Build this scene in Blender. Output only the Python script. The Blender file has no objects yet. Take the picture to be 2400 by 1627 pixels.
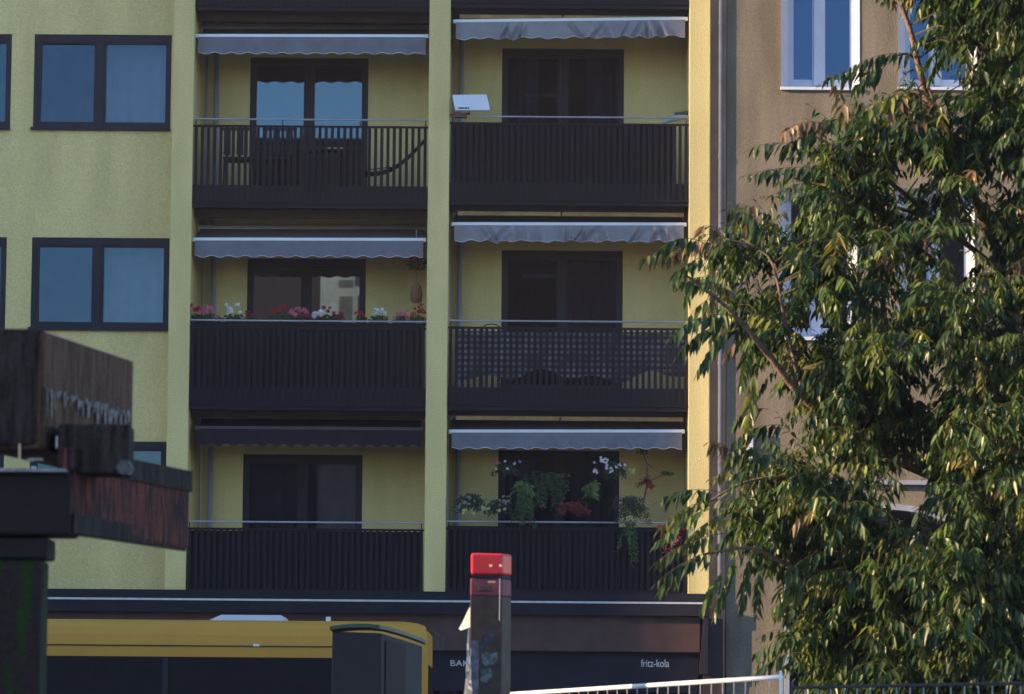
import bpy, math, random
from mathutils import Vector, Matrix, Euler
random.seed(7)
R = math.radians
sc = bpy.context.scene
COL = sc.collection
# ------------------------------------------------------------------ camera
LENS = 135.0
PITCH, ROLL = R(5.9), R(0.45)
cam_d = bpy.data.cameras.new("camera"); cam = bpy.data.objects.new("camera", cam_d); COL.objects.link(cam)
cam_d.lens = LENS; cam_d.sensor_width = 36.0; cam_d.clip_start = 0.5; cam_d.clip_end = 3000
CR = Matrix.Rotation(R(90) + PITCH, 3, 'X') @ Matrix.Rotation(ROLL, 3, 'Z')
cam.matrix_world = Matrix.Translation((0, 0, 1.7)) @ CR.to_4x4()
cam_d.dof.use_dof = True; cam_d.dof.focus_distance = 46.0; cam_d.dof.aperture_fstop = 10.0
sc.camera = cam
F = LENS / 36.0 * 2400.0

def P(px, py, Y):
    """photo pixel (2400x1627) -> world point on the plane y=Y"""
    v = CR @ Vector(((px - 1200) / F, -(py - 813.5) / F, -1))
    t = Y / v.y
    return Vector((v.x * t, Y, v.z * t + 1.7))
def X(px, py, Y): return P(px, py, Y).x
def Z(px, py, Y): return P(px, py, Y).z
# ------------------------------------------------------------------ light
SUN_EL, SUN_AZ = R(15), R(72)          # azimuth: degrees to the left of straight behind the camera
w = bpy.data.worlds.new("World"); sc.world = w; w.use_nodes = True
nt = w.node_tree; bg = nt.nodes["Background"]
sky = nt.nodes.new("ShaderNodeTexSky"); sky.sky_type = 'NISHITA'; sky.sun_disc = False
sky.sun_elevation = SUN_EL; sky.sun_rotation = math.pi + SUN_AZ
sky.air_density = 1.0; sky.dust_density = 0.3; sky.ozone_density = 3.0
nt.links.new(sky.outputs[0], bg.inputs[0]); bg.inputs[1].default_value = 0.15
sd = bpy.data.lights.new("sun", 'SUN'); sun = bpy.data.objects.new("sun", sd); COL.objects.link(sun)
sd.energy = 5.0; sd.angle = R(0.6); sd.color = (1.0, 0.70, 0.38)
to_sun = Vector((-math.sin(SUN_AZ) * math.cos(SUN_EL), -math.cos(SUN_AZ) * math.cos(SUN_EL), math.sin(SUN_EL)))
sun.rotation_euler = to_sun.to_track_quat('Z', 'Y').to_euler()
sun.location = (-20, -30, 30)
sc.view_settings.view_transform = 'Standard'; sc.view_settings.look = 'None'
sc.view_settings.exposure = 1.5; sc.view_settings.gamma = 1.0
sc.cycles.max_bounces = 8

# ------------------------------------------------------------------ materials
MATS = {}
def mat(name, col, rough=0.8, var=0.12, scale=3.0, bump=0.0, bscale=60.0, metal=0.0, spec=0.3, stretch=None, col2=None,
        lo=0.35, hi=0.65, fine=0.0, fscale=45.0):
    if name in MATS: return MATS[name]
    m = bpy.data.materials.new(name); m.use_nodes = True; MATS[name] = m
    n, l = m.node_tree.nodes, m.node_tree.links
    b = n["Principled BSDF"]; b.inputs["Roughness"].default_value = rough; b.inputs["Metallic"].default_value = metal
    b.inputs["Specular IOR Level"].default_value = spec
    tc = n.new("ShaderNodeTexCoord"); mp = n.new("ShaderNodeMapping"); l.new(tc.outputs["Object"], mp.inputs[0])
    if stretch: mp.inputs["Scale"].default_value = stretch
    ns = n.new("ShaderNodeTexNoise"); ns.inputs["Scale"].default_value = scale; ns.inputs["Detail"].default_value = 6
    l.new(mp.outputs[0], ns.inputs["Vector"])
    cr = n.new("ShaderNodeValToRGB"); l.new(ns.outputs[0], cr.inputs[0])
    c2 = col2 or tuple(c * (1 - var) for c in col)
    c1 = col if col2 else tuple(min(1, c * (1 + var)) for c in col)
    cr.color_ramp.elements[0].position = lo; cr.color_ramp.elements[0].color = (*c2, 1)
    cr.color_ramp.elements[1].position = hi; cr.color_ramp.elements[1].color = (*c1, 1)
    out = cr.outputs[0]
    if fine:
        n3 = n.new("ShaderNodeTexNoise"); n3.inputs["Scale"].default_value = fscale; n3.inputs["Detail"].default_value = 3
        n3.inputs["Roughness"].default_value = 0.8
        l.new(tc.outputs["Object"], n3.inputs["Vector"])
        mr = n.new("ShaderNodeMapRange"); mr.inputs[1].default_value = 0.3; mr.inputs[2].default_value = 0.7
        mr.inputs[3].default_value = 1 - fine; mr.inputs[4].default_value = 1 + fine; l.new(n3.outputs[0], mr.inputs[0])
        vm = n.new("ShaderNodeVectorMath"); vm.operation = 'SCALE'; l.new(out, vm.inputs[0]); l.new(mr.outputs[0], vm.inputs["Scale"])
        out = vm.outputs[0]
    l.new(out, b.inputs["Base Color"])
    if bump:
        n2 = n.new("ShaderNodeTexNoise"); n2.inputs["Scale"].default_value = bscale; n2.inputs["Detail"].default_value = 3
        l.new(tc.outputs["Object"], n2.inputs["Vector"])
        bp = n.new("ShaderNodeBump"); bp.inputs["Strength"].default_value = bump; bp.inputs["Distance"].default_value = 0.02
        l.new(n2.outputs[0], bp.inputs["Height"]); l.new(bp.outputs[0], b.inputs["Normal"])
    return m

def glass(name, tint, fac, trans=(0.5, 0.52, 0.6), wav=0.0):
    m = bpy.data.materials.new(name); m.use_nodes = True; MATS[name] = m
    n, l = m.node_tree.nodes, m.node_tree.links
    for x in list(n):
        if x.type != 'OUTPUT_MATERIAL': n.remove(x)
    o = [x for x in n if x.type == 'OUTPUT_MATERIAL'][0]
    t = n.new("ShaderNodeBsdfTransparent"); t.inputs[0].default_value = (*trans, 1)
    g = n.new("ShaderNodeBsdfGlossy"); g.inputs[0].default_value = (*tint, 1); g.inputs["Roughness"].default_value = 0.01
    if wav:
        tc = n.new("ShaderNodeTexCoord"); ns = n.new("ShaderNodeTexNoise"); ns.inputs["Scale"].default_value = 1.3
        l.new(tc.outputs["Object"], ns.inputs["Vector"]); bp = n.new("ShaderNodeBump"); bp.inputs["Strength"].default_value = wav
        bp.inputs["Distance"].default_value = 0.02; l.new(ns.outputs[0], bp.inputs["Height"]); l.new(bp.outputs[0], g.inputs["Normal"])
    mx = n.new("ShaderNodeMixShader"); mx.inputs[0].default_value = fac
    l.new(t.outputs[0], mx.inputs[1]); l.new(g.outputs[0], mx.inputs[2]); l.new(mx.outputs[0], o.inputs[0])
    return m

def cloth(name, col, trans=0.3, fine=0.1):
    m = mat(name, col, 0.95, var=0.08, scale=6, spec=0.05, fine=fine, fscale=90)
    n, l = m.node_tree.nodes, m.node_tree.links
    b = n["Principled BSDF"]; o = [x for x in n if x.type == 'OUTPUT_MATERIAL'][0]
    t = n.new("ShaderNodeBsdfTranslucent"); t.inputs[0].default_value = (*col, 1)
    mx = n.new("ShaderNodeMixShader"); mx.inputs[0].default_value = trans
    l.new(b.outputs[0], mx.inputs[1]); l.new(t.outputs[0], mx.inputs[2]); l.new(mx.outputs[0], o.inputs[0])
    return m

STUC = mat("yellow_stucco", (0.68, 0.545, 0.245), 0.92, var=0.085, scale=1.1, bump=0.5, bscale=55, spec=0.1, stretch=(2.2, 1, .55), fine=0.2, fscale=55)
BEIG = mat("brown_roughcast", (0.158, 0.134, 0.108), 0.95, var=0.2, scale=2.2, bump=0.75, bscale=70, spec=0.1, stretch=(1.6, 1, 0.35), fine=0.2, fscale=30)
DARK = mat("dark_frame_paint", (0.016, 0.0145, 0.026), 0.6, var=0.1, scale=5, spec=0.25, fine=0.15)
RAIL = mat("dark_railing_paint", (0.0055, 0.005, 0.008), 0.8, var=0.1, scale=5, spec=0.3)
FASC = mat("dark_fascia", (0.017, 0.0155, 0.026), 0.8, var=0.12, scale=4, spec=0.15, fine=0.15)
STEEL = mat("galvanised_steel", (0.55, 0.55, 0.60), 0.4, var=0.1, scale=8, metal=0.4, spec=0.5)
ALU = mat("white_aluminium", (0.72, 0.73, 0.78), 0.35, var=0.04, scale=4, spec=0.5)
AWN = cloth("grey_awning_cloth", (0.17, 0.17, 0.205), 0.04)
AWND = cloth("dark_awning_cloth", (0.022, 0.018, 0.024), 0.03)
HEM = mat("pale_hem", (0.62, 0.60, 0.66), 0.8, var=0.05)
PIPE = mat("grey_drainpipe", (0.36, 0.37, 0.42), 0.45, var=0.1, scale=4, metal=0.3, spec=0.5, stretch=(1, 1, .3))
BPIPE = mat("brown_strip", (0.16, 0.09, 0.08), 0.7, var=0.15, scale=4)
WHITE = mat("white_window_paint", (0.46, 0.49, 0.60), 0.5, var=0.05, scale=5, spec=0.4, fine=0.06)
SHOP = mat("brown_fascia_panel", (0.085, 0.048, 0.044), 0.8, var=0.15, scale=3, spec=0.15, fine=0.2)
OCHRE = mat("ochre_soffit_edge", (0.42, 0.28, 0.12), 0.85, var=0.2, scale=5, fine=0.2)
INTR = mat("room_wall", (0.20, 0.18, 0.2), 0.9, var=0.1)
CURT = cloth("curtain_cloth", (0.34, 0.33, 0.36), 0.3)
CURTB = cloth("blue_blind_cloth", (0.55, 0.60, 0.66), 0.3)
GL_SKY = glass("sky_window_glass", (0.30, 0.54, 0.78), 0.06, trans=(.8, .82, .88), wav=.03)
GL_TOP = glass("top_door_glass", (0.42, 0.66, 0.84), 0.125)
GL_DRK = glass("dark_door_glass", (0.5, 0.6, 0.8), 0.09)
GL_DIM = glass("dim_window_glass", (0.5, 0.5, 0.6), 0.06)
GREEN = mat("plant_green", (0.05, 0.085, 0.025), 0.6, var=0.4, scale=30)
def flower(name, c): return mat(name, c, 0.7, var=0.25, scale=40)
FRED, FPINK, FWHITE, FMAG = flower("red_petals", (.42, .02, .02)), flower("pink_petals", (.70, .18, .28)), flower("white_petals", (.75, .72, .72)), flower("magenta_petals", (.25, .02, .05))
FYEL = flower("cream_petals", (.62, .58, .30))

# ------------------------------------------------------------------ helpers
class MB:
    def __init__(s): s.v = []; s.f = []; s.mi = []
    def add(s, vs, fs, mi=0):
        o = len(s.v); s.v += [tuple(v) for v in vs]; s.f += [tuple(i + o for i in f) for f in fs]; s.mi += [mi] * len(fs); return s
    def box(s, x0, x1, y0, y1, z0, z1, mi=0):
        return s.add([(x0, y0, z0), (x1, y0, z0), (x1, y1, z0), (x0, y1, z0), (x0, y0, z1), (x1, y0, z1), (x1, y1, z1), (x0, y1, z1)],
                     [(0, 3, 2, 1), (4, 5, 6, 7), (0, 1, 5, 4), (1, 2, 6, 5), (2, 3, 7, 6), (3, 0, 4, 7)], mi)
    def hexa(s, p, mi=0):   # p: 8 points, bottom 4 then top 4
        return s.add(p, [(0, 3, 2, 1), (4, 5, 6, 7), (0, 1, 5, 4), (1, 2, 6, 5), (2, 3, 7, 6), (3, 0, 4, 7)], mi)
    def prism(s, poly, y0, y1, mi=0):   # poly in x,z extruded along y
        n = len(poly); vs = [(x, y0, z) for x, z in poly] + [(x, y1, z) for x, z in poly]
        fs = [tuple(range(n)), tuple(reversed(range(n, 2 * n)))] + [(i, (i + 1) % n + 0, (i + 1) % n + n, i + n) for i in range(n)]
        fs = fs[:2] + [tuple(reversed(f)) for f in fs[2:]]
        return s.add(vs, fs, mi)
    def tube(s, pts, r, n=8, r1=None, mi=0):
        pts = [Vector(p) for p in pts]; k = len(pts); vs = []; fs = []
        for i, p in enumerate(pts):
            d = (pts[min(i + 1, k - 1)] - pts[max(i - 1, 0)]).normalized()
            u = d.orthogonal().normalized() if abs(d.z) > .9 else d.cross(Vector((0, 0, 1))).normalized()
            v = d.cross(u); rr = r if r1 is None else r + (r1 - r) * i / (k - 1)
            for j in range(n):
                a = 2 * math.pi * j / n; vs.append(p + (u * math.cos(a) + v * math.sin(a)) * rr)
        for i in range(k - 1):
            for j in range(n):
                fs.append((i * n + j, i * n + (j + 1) % n, (i + 1) * n + (j + 1) % n, (i + 1) * n + j))
        fs += [tuple(range(n)), tuple(range((k - 1) * n, k * n))]
        return s.add(vs, fs, mi)
    def build(s, name, m, parent=None, smooth=False, bevel=0, **tags):
        me = bpy.data.meshes.new(name); me.from_pydata(s.v, [], s.f)
        for mm in (m if isinstance(m, list) else [m]): me.materials.append(mm)
        if any(s.mi): me.polygons.foreach_set("material_index", s.mi)
        if smooth: me.polygons.foreach_set("use_smooth", [True] * len(me.polygons))
        me.update(); o = bpy.data.objects.new(name, me); COL.objects.link(o)
        if parent: o.parent = parent; o.matrix_parent_inverse = Matrix.Translation(parent.location).inverted() if parent.type == 'EMPTY' else Matrix()
        if bevel:
            b = o.modifiers.new("bevel", 'BEVEL'); b.width = bevel; b.segments = 2; b.limit_method = 'ANGLE'
        for k, v in tags.items(): o[k] = v
        return o
def tag(o, label, cat, group=None):
    o["label"] = label; o["category"] = cat
    if group: o["group"] = group
    return o
def thing(name, loc, label, cat, group=None):
    o = bpy.data.objects.new(name, None); o.empty_display_size = .3; COL.objects.link(o); o.location = loc
    return tag(o, label, cat, group)
def wall_holes(mb, x0, x1, z0, z1, holes, y0, y1, mi=0):
    xs = sorted({x0, x1, *[h[0] for h in holes], *[h[1] for h in holes]}); zs = sorted({z0, z1, *[h[2] for h in holes], *[h[3] for h in holes]})
    xs = [x for x in xs if x0 <= x <= x1]; zs = [z for z in zs if z0 <= z <= z1]
    def hole(x, z): return any(h[0] < x < h[1] and h[2] < z < h[3] for h in holes)
    for i in range(len(xs) - 1):
        for j in range(len(zs) - 1):
            if hole((xs[i] + xs[i + 1]) / 2, (zs[j] + zs[j + 1]) / 2): continue
            a, b, c, d = xs[i], xs[i + 1], zs[j], zs[j + 1]
            mb.add([(a, y0, c), (b, y0, c), (b, y0, d), (a, y0, d)], [(0, 1, 2, 3)], mi)
            mb.add([(a, y1, c), (b, y1, c), (b, y1, d), (a, y1, d)], [(3, 2, 1, 0)], mi)
    for a, b, c, d in holes + [(x0, x1, z0, z1)]:
        mb.add([(a, y0, c), (b, y0, c), (b, y0, d), (a, y0, d), (a, y1, c), (b, y1, c), (b, y1, d), (a, y1, d)],
               [(0, 1, 5, 4), (1, 2, 6, 5), (2, 3, 7, 6), (3, 0, 4, 7)], mi)
def text_mesh(name, s, size, loc, m, parent, depth=0.004, bold=False, sx=1.0, rot=None):
    c = bpy.data.curves.new(name, 'FONT'); c.body = s; c.size = size; c.extrude = depth; c.align_x = 'LEFT'
    c.offset = 0.006 * size / .1 if bold else 0.0
    t = bpy.data.objects.new("tmp", c); COL.objects.link(t); bpy.context.view_layer.update()
    me = bpy.data.meshes.new_from_object(t.evaluated_get(bpy.context.evaluated_depsgraph_get()))
    bpy.data.objects.remove(t); me.name = name; me.materials.clear(); me.materials.append(m)
    M = Matrix.Translation(loc) @ (rot or Matrix.Rotation(R(90), 4, 'X')) @ Matrix.Diagonal((sx, 1, 1, 1)); me.transform(M)
    o = bpy.data.objects.new(name, me); COL.objects.link(o)
    if parent: o.parent = parent; o.matrix_parent_inverse = Matrix.Translation(parent.location).inverted() if parent.type == 'EMPTY' else Matrix()
    return o

# ------------------------------------------------------------------ ground
MB().add([(-1500, -1500, 0), (1500, -1500, 0), (1500, 1500, 0), (-1500, 1500, 0)], [(0, 1, 2, 3)]).build(
    "ground", mat("ground_soil", (0.10, 0.09, 0.07), .95, var=.3, scale=.5, bump=.5), kind="structure")
MB().box(-80, 80, 27, 47.5, 0.004, 0.01).build("road", mat("asphalt", (0.05, 0.05, 0.053), .9, var=.2, scale=2, bump=.6), kind="structure")
MB().box(-80, 80, 47.5, 53.6, 0.0, 0.13).build("pavement", mat("paving", (0.22, 0.21, 0.2), .9, var=.15, scale=2, bump=.5), kind="structure")
MB().box(-80, 80, -12, 27, 0.0, 0.12).build("near_pavement", mat("paving_near", (0.2, 0.19, 0.18), .9, var=.15, scale=2, bump=.5), kind="structure")
mk = MB()
for i in range(-12, 13): mk.box(i * 6 - 1.5, i * 6 + 1.5, 37, 37.12, .011, .014)
mk.build("lane_marking", mat("road_paint", (.75, .75, .72), .7), kind="structure")

# ================================================================== APARTMENT BUILDING
YF = 53.0; YW = 53.3; YB = 54.2
B = thing("apartment_building", (0, 54, 0), "yellow stuccoed apartment block with stacked recessed balconies over a dark shop front", "building")
pl0, pl1 = X(401, 400, YF), X(446, 700, YF)         # left pillar
pm0, pm1 = X(1000, 700, YF), X(1050, 700, YF)       # middle pillar
pr0, pr1 = X(1614, 700, YF), X(1664, 700, YF)       # right pillar
ZT = 15.5
zsill = Z(250, 1384, YF)
# front wall left with windows
def win_z(a, b): return Z(240, b, YW), Z(240, a, YW)
H = []
wins = []
for (xa, xb, ya, yb) in [(79, 401, 80, 303), (73, 396, 556, 772), (68, 389, 1033, 1250), (-240, 26, 80, 303), (-248, 14, 556, 772), (-255, 8, 1033, 1250),
                         (82, 404, -396, -174), (-236, 30, -396, -174)]:
    z0, z1 = Z(xa if xa > 0 else 20, yb, YW), Z(xa if xa > 0 else 20, ya, YW)
    x0, x1 = X(xa, (ya + yb) / 2, YW), X(xb, (ya + yb) / 2, YW)
    H.append((x0, x1, z0, z1)); wins.append((x0, x1, z0, z1, ya))
wm = MB(); XL = -11.5
zb = Z(250, 1383, YW)
wall_holes(wm, XL, pl0, zb, ZT, H, YW, YW + .3)
# balcony back walls with door holes
zr = {'L': [], 'R': []}
DOORS = []
def rail(side, k): return Z(725 if side == 'L' else 1335, (280, 752, 1224)[k] if side == 'L' else (274, 753, 1224)[k], YF)
for side, (a, b) in {'L': (pl1, pm0), 'R': (pm1, pr0)}.items():
    holes = []
    for k in range(-1, 3):
        if side == 'L': px = [(587, 864, 135), (587, 864, 135), (580, 858, 606), (570, 850, 1065)][k + 1]
        else: px = [(1177, 1463, 114), (1177, 1463, 114), (1176, 1460, 587), (1168, 1452, 1056)][k + 1]
        zrl = rail(side, max(k, 0)) + (2.79 if k < 0 else 0)
        zt = Z((px[0] + px[1]) / 2, px[2], YB) + (2.79 if k < 0 else 0); z0 = zrl - 0.93
        x0, x1 = X(px[0], px[2], YB), X(px[1], px[2], YB)
        holes.append((x0, x1, z0, zt)); DOORS.append((side, k, x0, x1, z0, zt))
    wall_holes(wm, a - .01, b + .01, zb, ZT, holes, YB, YB + .3)
# right strip of the wall behind the right pillar
MB().box(pr1 + .002, X(1702, 700, YF), YF + .11, YF + .5, 0, ZT).build('joint_strip', mat('joint_brown', (.36, .19, .12), .9, var=.15, fine=.15), B)
# side and rear shell
wm.box(XL - .3, XL, YW, YW + 9, 0, ZT); wm.box(XL, pr1 + .2, YW + 9, YW + 9.3, 0, ZT)
wm.box(XL - .3, pr1 + .3, YW, YW + 9.3, ZT + .003, ZT + .3)
wm.build("wall", STUC, B)
pz = zb
for (a, b, z0) in ((pl0, pl1, Z(430, 1384, YF)), (pm0, pm1, Z(1015, 1388, YF)), (pr0, pr1, Z(1635, 1411, YF))):
    MB().box(a, b, YF, YB + .15, z0, ZT).build("pillar", STUC, B, bevel=.012)
# rooms
rooms = MB()
for k in range(-1, 4):
    z = rail('L', 0) - .93 - 2.78 * k
    rooms.box(XL + .05, pr1, YB + .35, YW + 8.9, z - .25, z - .03)
for x in (pl0 + .1, pm0 + .1, -8.0): rooms.box(x, x + .12, YB + .4, YW + 8.9, 0.5, ZT - .2)
rooms.box(XL + .05, pr1, YB + 2.6, YB + 2.7, .5, ZT - .2)
rooms.build("interior", INTR, B)
# ---- windows on the left wall
def fold_curtain(x0, x1, y, z0, z1, amp=.03, per=.11, nz=1):
    mb = MB(); n = max(4, int((x1 - x0) / .015)); vs = []
    for i in range(n + 1):
        x = x0 + (x1 - x0) * i / n; yy = y + amp * math.sin(2 * math.pi * x / per + math.sin(x * 9) * 1.5)
        vs += [(x, yy, z0), (x, yy, z1)]
    return mb.add(vs, [(2 * i, 2 * i + 2, 2 * i + 3, 2 * i + 1) for i in range(n)])
def frame_box(mb, x0, x1, z0, z1, y0, y1, t, tb=None, tt=None):
    tb = t if tb is None else tb; tt = t if tt is None else tt
    mb.box(x0, x0 + t, y0, y1, z0, z1); mb.box(x1 - t, x1, y0, y1, z0, z1)
    mb.box(x0 + t, x1 - t, y0, y1, z0, z0 + tb); mb.box(x0 + t, x1 - t, y0, y1, z1 - tt, z1)
for i, (x0, x1, z0, z1, ya) in enumerate(wins):
    fm = MB(); y0, y1 = YW + .015, YW + .10
    frame_box(fm, x0 + .002, x1 - .002, z0 + .002, z1 - .002, y0, y1, .055, .07, .10)
    xm = x0 + (x1 - x0) * .485; fm.box(xm - .045, xm + .045, y0 + .003, y1 - .003, z0 + .07, z1 - .10)
    fo = fm.build("window", DARK, B)
    # sill
    MB().box(x0 - .03, x1 - .002, YW - .05, YW + .012, z0 - .012, z0 + .03).build("sill", DARK, fo)
    # dark inner lining of the reveal in front of the frame
    for (a, b, tl, ty) in ((x0 + .057, xm - .047, .045, .02), (xm + .047, x1 - .057, .022, .02)):
        sm = MB(); frame_box(sm, a, b, z0 + .072, z1 - .102, y0 + .012, y1 + .02, tl, .04, .025); so = sm.build("sash", DARK, fo)
        cx, cz = (a + b) / 2, (z0 + z1) / 2
        tilt = R(1.2) if (i == 0 and a < xm - .1) else (R(-.3) if a > xm else R(.3))
        g = MB().box(a + tl - .005, b - tl + .005, y0 + .05, y0 + .056, z0 + .10, z1 - .12)
        g.v = [(x, y + (z - cz) * tilt, z) for x, y, z in g.v]
        g.build("pane", GL_SKY, fo)
    if i in (0, 1, 2): fold_curtain(xm + .06, x1 - .02, y1 + .25, z0, z1, .01, .2).build("curtain", CURT, fo)

# ---- balconies
def lerp(a, b, t): return a + (b - a) * t
def make_balcony(side, k):
    a, b = (pl1, pm0) if side == 'L' else (pm1, pr0)
    zrl = rail(side, max(k, 0)) + (2.79 if k < 0 else 0)
    # slab
    sl = MB()
    sl.box(a + .004, b - .004, YF + .09, YB - .004, zrl - 1.22, zrl - .95)
    so = sl.build("balcony_slab", FASC, B)
    MB().box(a + .006, b - .006, YF + .03, YF + .086, zrl - 1.245, zrl - .93).build("fascia", FASC, so)
    # ochre edge strip under slab
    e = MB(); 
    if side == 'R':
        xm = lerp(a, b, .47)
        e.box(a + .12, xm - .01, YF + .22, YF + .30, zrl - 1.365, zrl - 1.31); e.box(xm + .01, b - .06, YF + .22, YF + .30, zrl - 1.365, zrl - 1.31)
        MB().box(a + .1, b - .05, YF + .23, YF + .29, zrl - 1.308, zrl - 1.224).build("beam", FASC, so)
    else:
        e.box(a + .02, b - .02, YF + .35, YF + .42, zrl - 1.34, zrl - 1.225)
    e.build("soffit_edge", OCHRE if side == 'R' else mat("shaded_ochre", (.06, .035, .028), .9, var=.2, fine=.2), B)  # left bay gets a darkened ochre, its shade put into the colour
    # railing
    rl = MB().tube([(a, YF + .02, zrl), (b, YF + .02, zrl)], .0125, 8)
    ro = rl.build("balcony_railing", mat("rail_steel", (.36, .35, .42), .4, metal=.2, spec=.5), B, smooth=True)
    MB().box(a + .004, b - .004, YF + .006, YF + .03, zrl - .115, zrl - .085).box(a + .004, b - .004, YF + .006, YF + .03, zrl - 1.19, zrl - 1.16).build("rail_bar", RAIL, ro)
    for t in (.012, .38, .71, .988): MB().box(lerp(a, b, t) - .007, lerp(a, b, t) + .007, YF + .008, YF + .026, zrl - .085, zrl - .01).build("rail_post", RAIL, ro)
    n = 38 if side == 'L' else 40
    bm_ = MB().box(-.0215, .0215, -.006, .006, -1.05, 0)
    first = bm_.build("baluster", RAIL, ro)
    first.parent = None
    for j in range(n):
        o = first if j == 0 else first.copy()
        if j: COL.objects.link(o)
        o.location = (a + (b - a) * (j + .5) / n, YF + .018, zrl - .113)
        o.parent = ro; o.matrix_parent_inverse = Matrix()
    return zrl
for side in 'LR':
    for k in range(-1, 3): make_balcony(side, k)

# ---- doors
def make_door(side, k, x0, x1, z0, z1):
    f = MB(); y0, y1 = YB + .04, YB + .14
    frame_box(f, x0 + .002, x1 - .002, z0 + .002, z1 - .002, y0, y1, .05, .08, .09)
    xm = (x0 + x1) / 2; f.box(xm - .035, xm + .035, y0 + .003, y1 - .003, z0 + .08, z1 - .09)
    fo = f.build("balcony_door", DARK, B)
    for (a, b) in ((x0 + .052, xm - .037), (xm + .037, x1 - .052)):
        s = MB(); frame_box(s, a, b, z0 + .082, z1 - .092, y0 + .02, y1 + .01, .04, .08, .045); so = s.build("sash", DARK, fo)
        gl = GL_TOP if (side == 'L' and k <= 0) else GL_DRK
        if side == 'R': gl = GL_DIM
        if (side, k) == ('L', 2): gl = GL_DIM
        if (side, k) == ('L', 1): gl = GL_BRT
        MB().box(a + .038, b - .038, y0 + .05, y0 + .056, z0 + .15, z1 - .13).build("pane", gl, so if False else fo)
    if side == 'R':
        for (u, v) in ((.06, .30), (.70, .97)) if k <= 0 else ((.52, .97),) if k == 1 else ((.05, .3), (.6, .95)):
            fold_curtain(lerp(x0, x1, u), lerp(x0, x1, v), YB + .3, z0, z1 - .05, .03, .12).build("curtain", CURT, fo)
    elif k == 2:
        fold_curtain(x0 + .1, x1 - .1, YB + .35, z0, z1 - .05, .02, .16).build("curtain", mat("mauve_curtain", (.3, .24, .27), .9), fo)
    # roller housing / threshold
    MB().box(x0 + .01, x1 - .01, YB - .05, YB + .036, z0 - .03, z0 + .03).build("threshold", STEEL, fo)
GL_BRT = glass("bright_door_glass", (0.9, 0.85, 0.75), 0.4)  # gloss far stronger and warmer here, brightens the mirrored gable
for d in DOORS: make_door(*d)

# ---- drainpipes inside the bays
for (px, sx) in ((507, 'L'), (1081, 'R')):
    x = X(px, 200, YB - .1)
    mb = MB().tube([(x, YB - .09, 1), (x, YB - .09, ZT)], .038, 10)
    mb.tube([(x - .14, YB - .05, 1), (x - .14, YB - .05, ZT)], .018, 6)
    mb.build("drainpipe", PIPE, B, smooth=True)

# ---- awnings
def make_awning(pts, mbar, mcl, yvb, seed, wrinkle, bay, rise=.27):
    """pts: (px0,py0)-(px1,py1) bar centre line in the photo; yvb: valance bottom px"""
    rnd = random.Random(seed)
    (ax, ay), (bx, by) = pts; y = YF + .16
    A, C = P(ax, ay, y), P(bx, by, y)
    hb = .028
    bar = MB(); bar.hexa([A + Vector((0, -.03, -hb)), C + Vector((0, -.03, -hb)), C + Vector((0, .03, -hb)), A + Vector((0, .03, -hb)),
                          A + Vector((0, -.03, hb)), C + Vector((0, -.03, hb)), C + Vector((0, .03, hb)), A + Vector((0, .03, hb))])
    bo = bar.build("awning", mbar, B, bevel=.008)
    # sloping cloth
    n = 60; vs = []; fs = []
    Ai, Ci = A + Vector((.04, 0, 0)), C - Vector((.04, 0, 0))
    for j in range(5):
        t = j / 4
        for i in range(n + 1):
            p = Ai.lerp(Ci, i / n)
            sag = -.03 * math.sin(math.pi * t)
            vs.append((p.x, p.y + .02 + t * (YB - .12 - p.y), p.z + hb * .6 + rise * t + sag))
    for j in range(4):
        for i in range(n): fs.append((j * (n + 1) + i, j * (n + 1) + i + 1, (j + 1) * (n + 1) + i + 1, (j + 1) * (n + 1) + i))
    MB().add(vs, fs).build("awning_cloth", mcl, bo, smooth=True)
    # valance with scalloped edge
    zb_ = Z((ax + bx) / 2, yvb, y) - (A.z + C.z) / 2
    n = 480; rows = 7; vs = []; fs = []; edge = []
    folds = [(rnd.uniform(.1, .92), rnd.uniform(.012, .045), rnd.uniform(-1.5, 1.5)) for _ in range(13)]
    L = (Ci - Ai).length; per = .235 if mcl is not AWND else .2
    for j in range(rows + 1):
        t = j / rows
        for i in range(n + 1):
            u = i / n; p = Ai.lerp(Ci, u); sc_ = .014 * (math.cos(2 * math.pi * u * L / per)) * (t)
            yy = .006 * math.sin(u * 40 + seed) * t
            for (c, wd, sl) in folds:
                q = (u - c - sl * .05 * t) / wd
                yy += wrinkle * math.exp(-q * q) * math.sin(q * 4 + t * 2) * (t ** .6)
            zz = p.z - hb * .5 + (zb_ + hb * .5) * t + sc_ * 1.0 + wrinkle * .15 * math.sin(u * 31 + seed) * t
            vs.append((p.x, p.y - .034 - abs(yy) * .5 + yy, zz))
            if j == rows: edge.append(Vector(vs[-1]) + Vector((0, -.004, -.002)))
    for j in range(rows):
        for i in range(n): fs.append((j * (n + 1) + i, (j + 1) * (n + 1) + i, (j + 1) * (n + 1) + i + 1, j * (n + 1) + i + 1))
    MB().add(vs, fs).build("valance", mcl, bo, smooth=True)
    MB().tube(edge[::3], .0045, 4).build("hem", HEM if mcl is not AWND else BPIPE, bo)
    # cassette + arms
    cs = MB().tube([(A.x, YB - .09, A.z + rise + .02), (C.x, YB - .09, C.z + rise + .02)], .05, 10); cs.build("roller", mbar, bo, smooth=True)
    for p, s in ((A, 1), (C, -1)):
        e = p + Vector((s * .25, .03, 0)); el = p + Vector((s * .75, .5, .0)); q = Vector((p.x + s * .12, YB - .07, p.z + rise - .12))
        MB().tube([e, el], .015, 6).tube([el, q], .018, 6).build("folding_arm", RAIL, bo)
    return bo
make_awning(((458, 85), (1005, 86)), ALU, AWN, 126, 1, .004, 'L')
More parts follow.
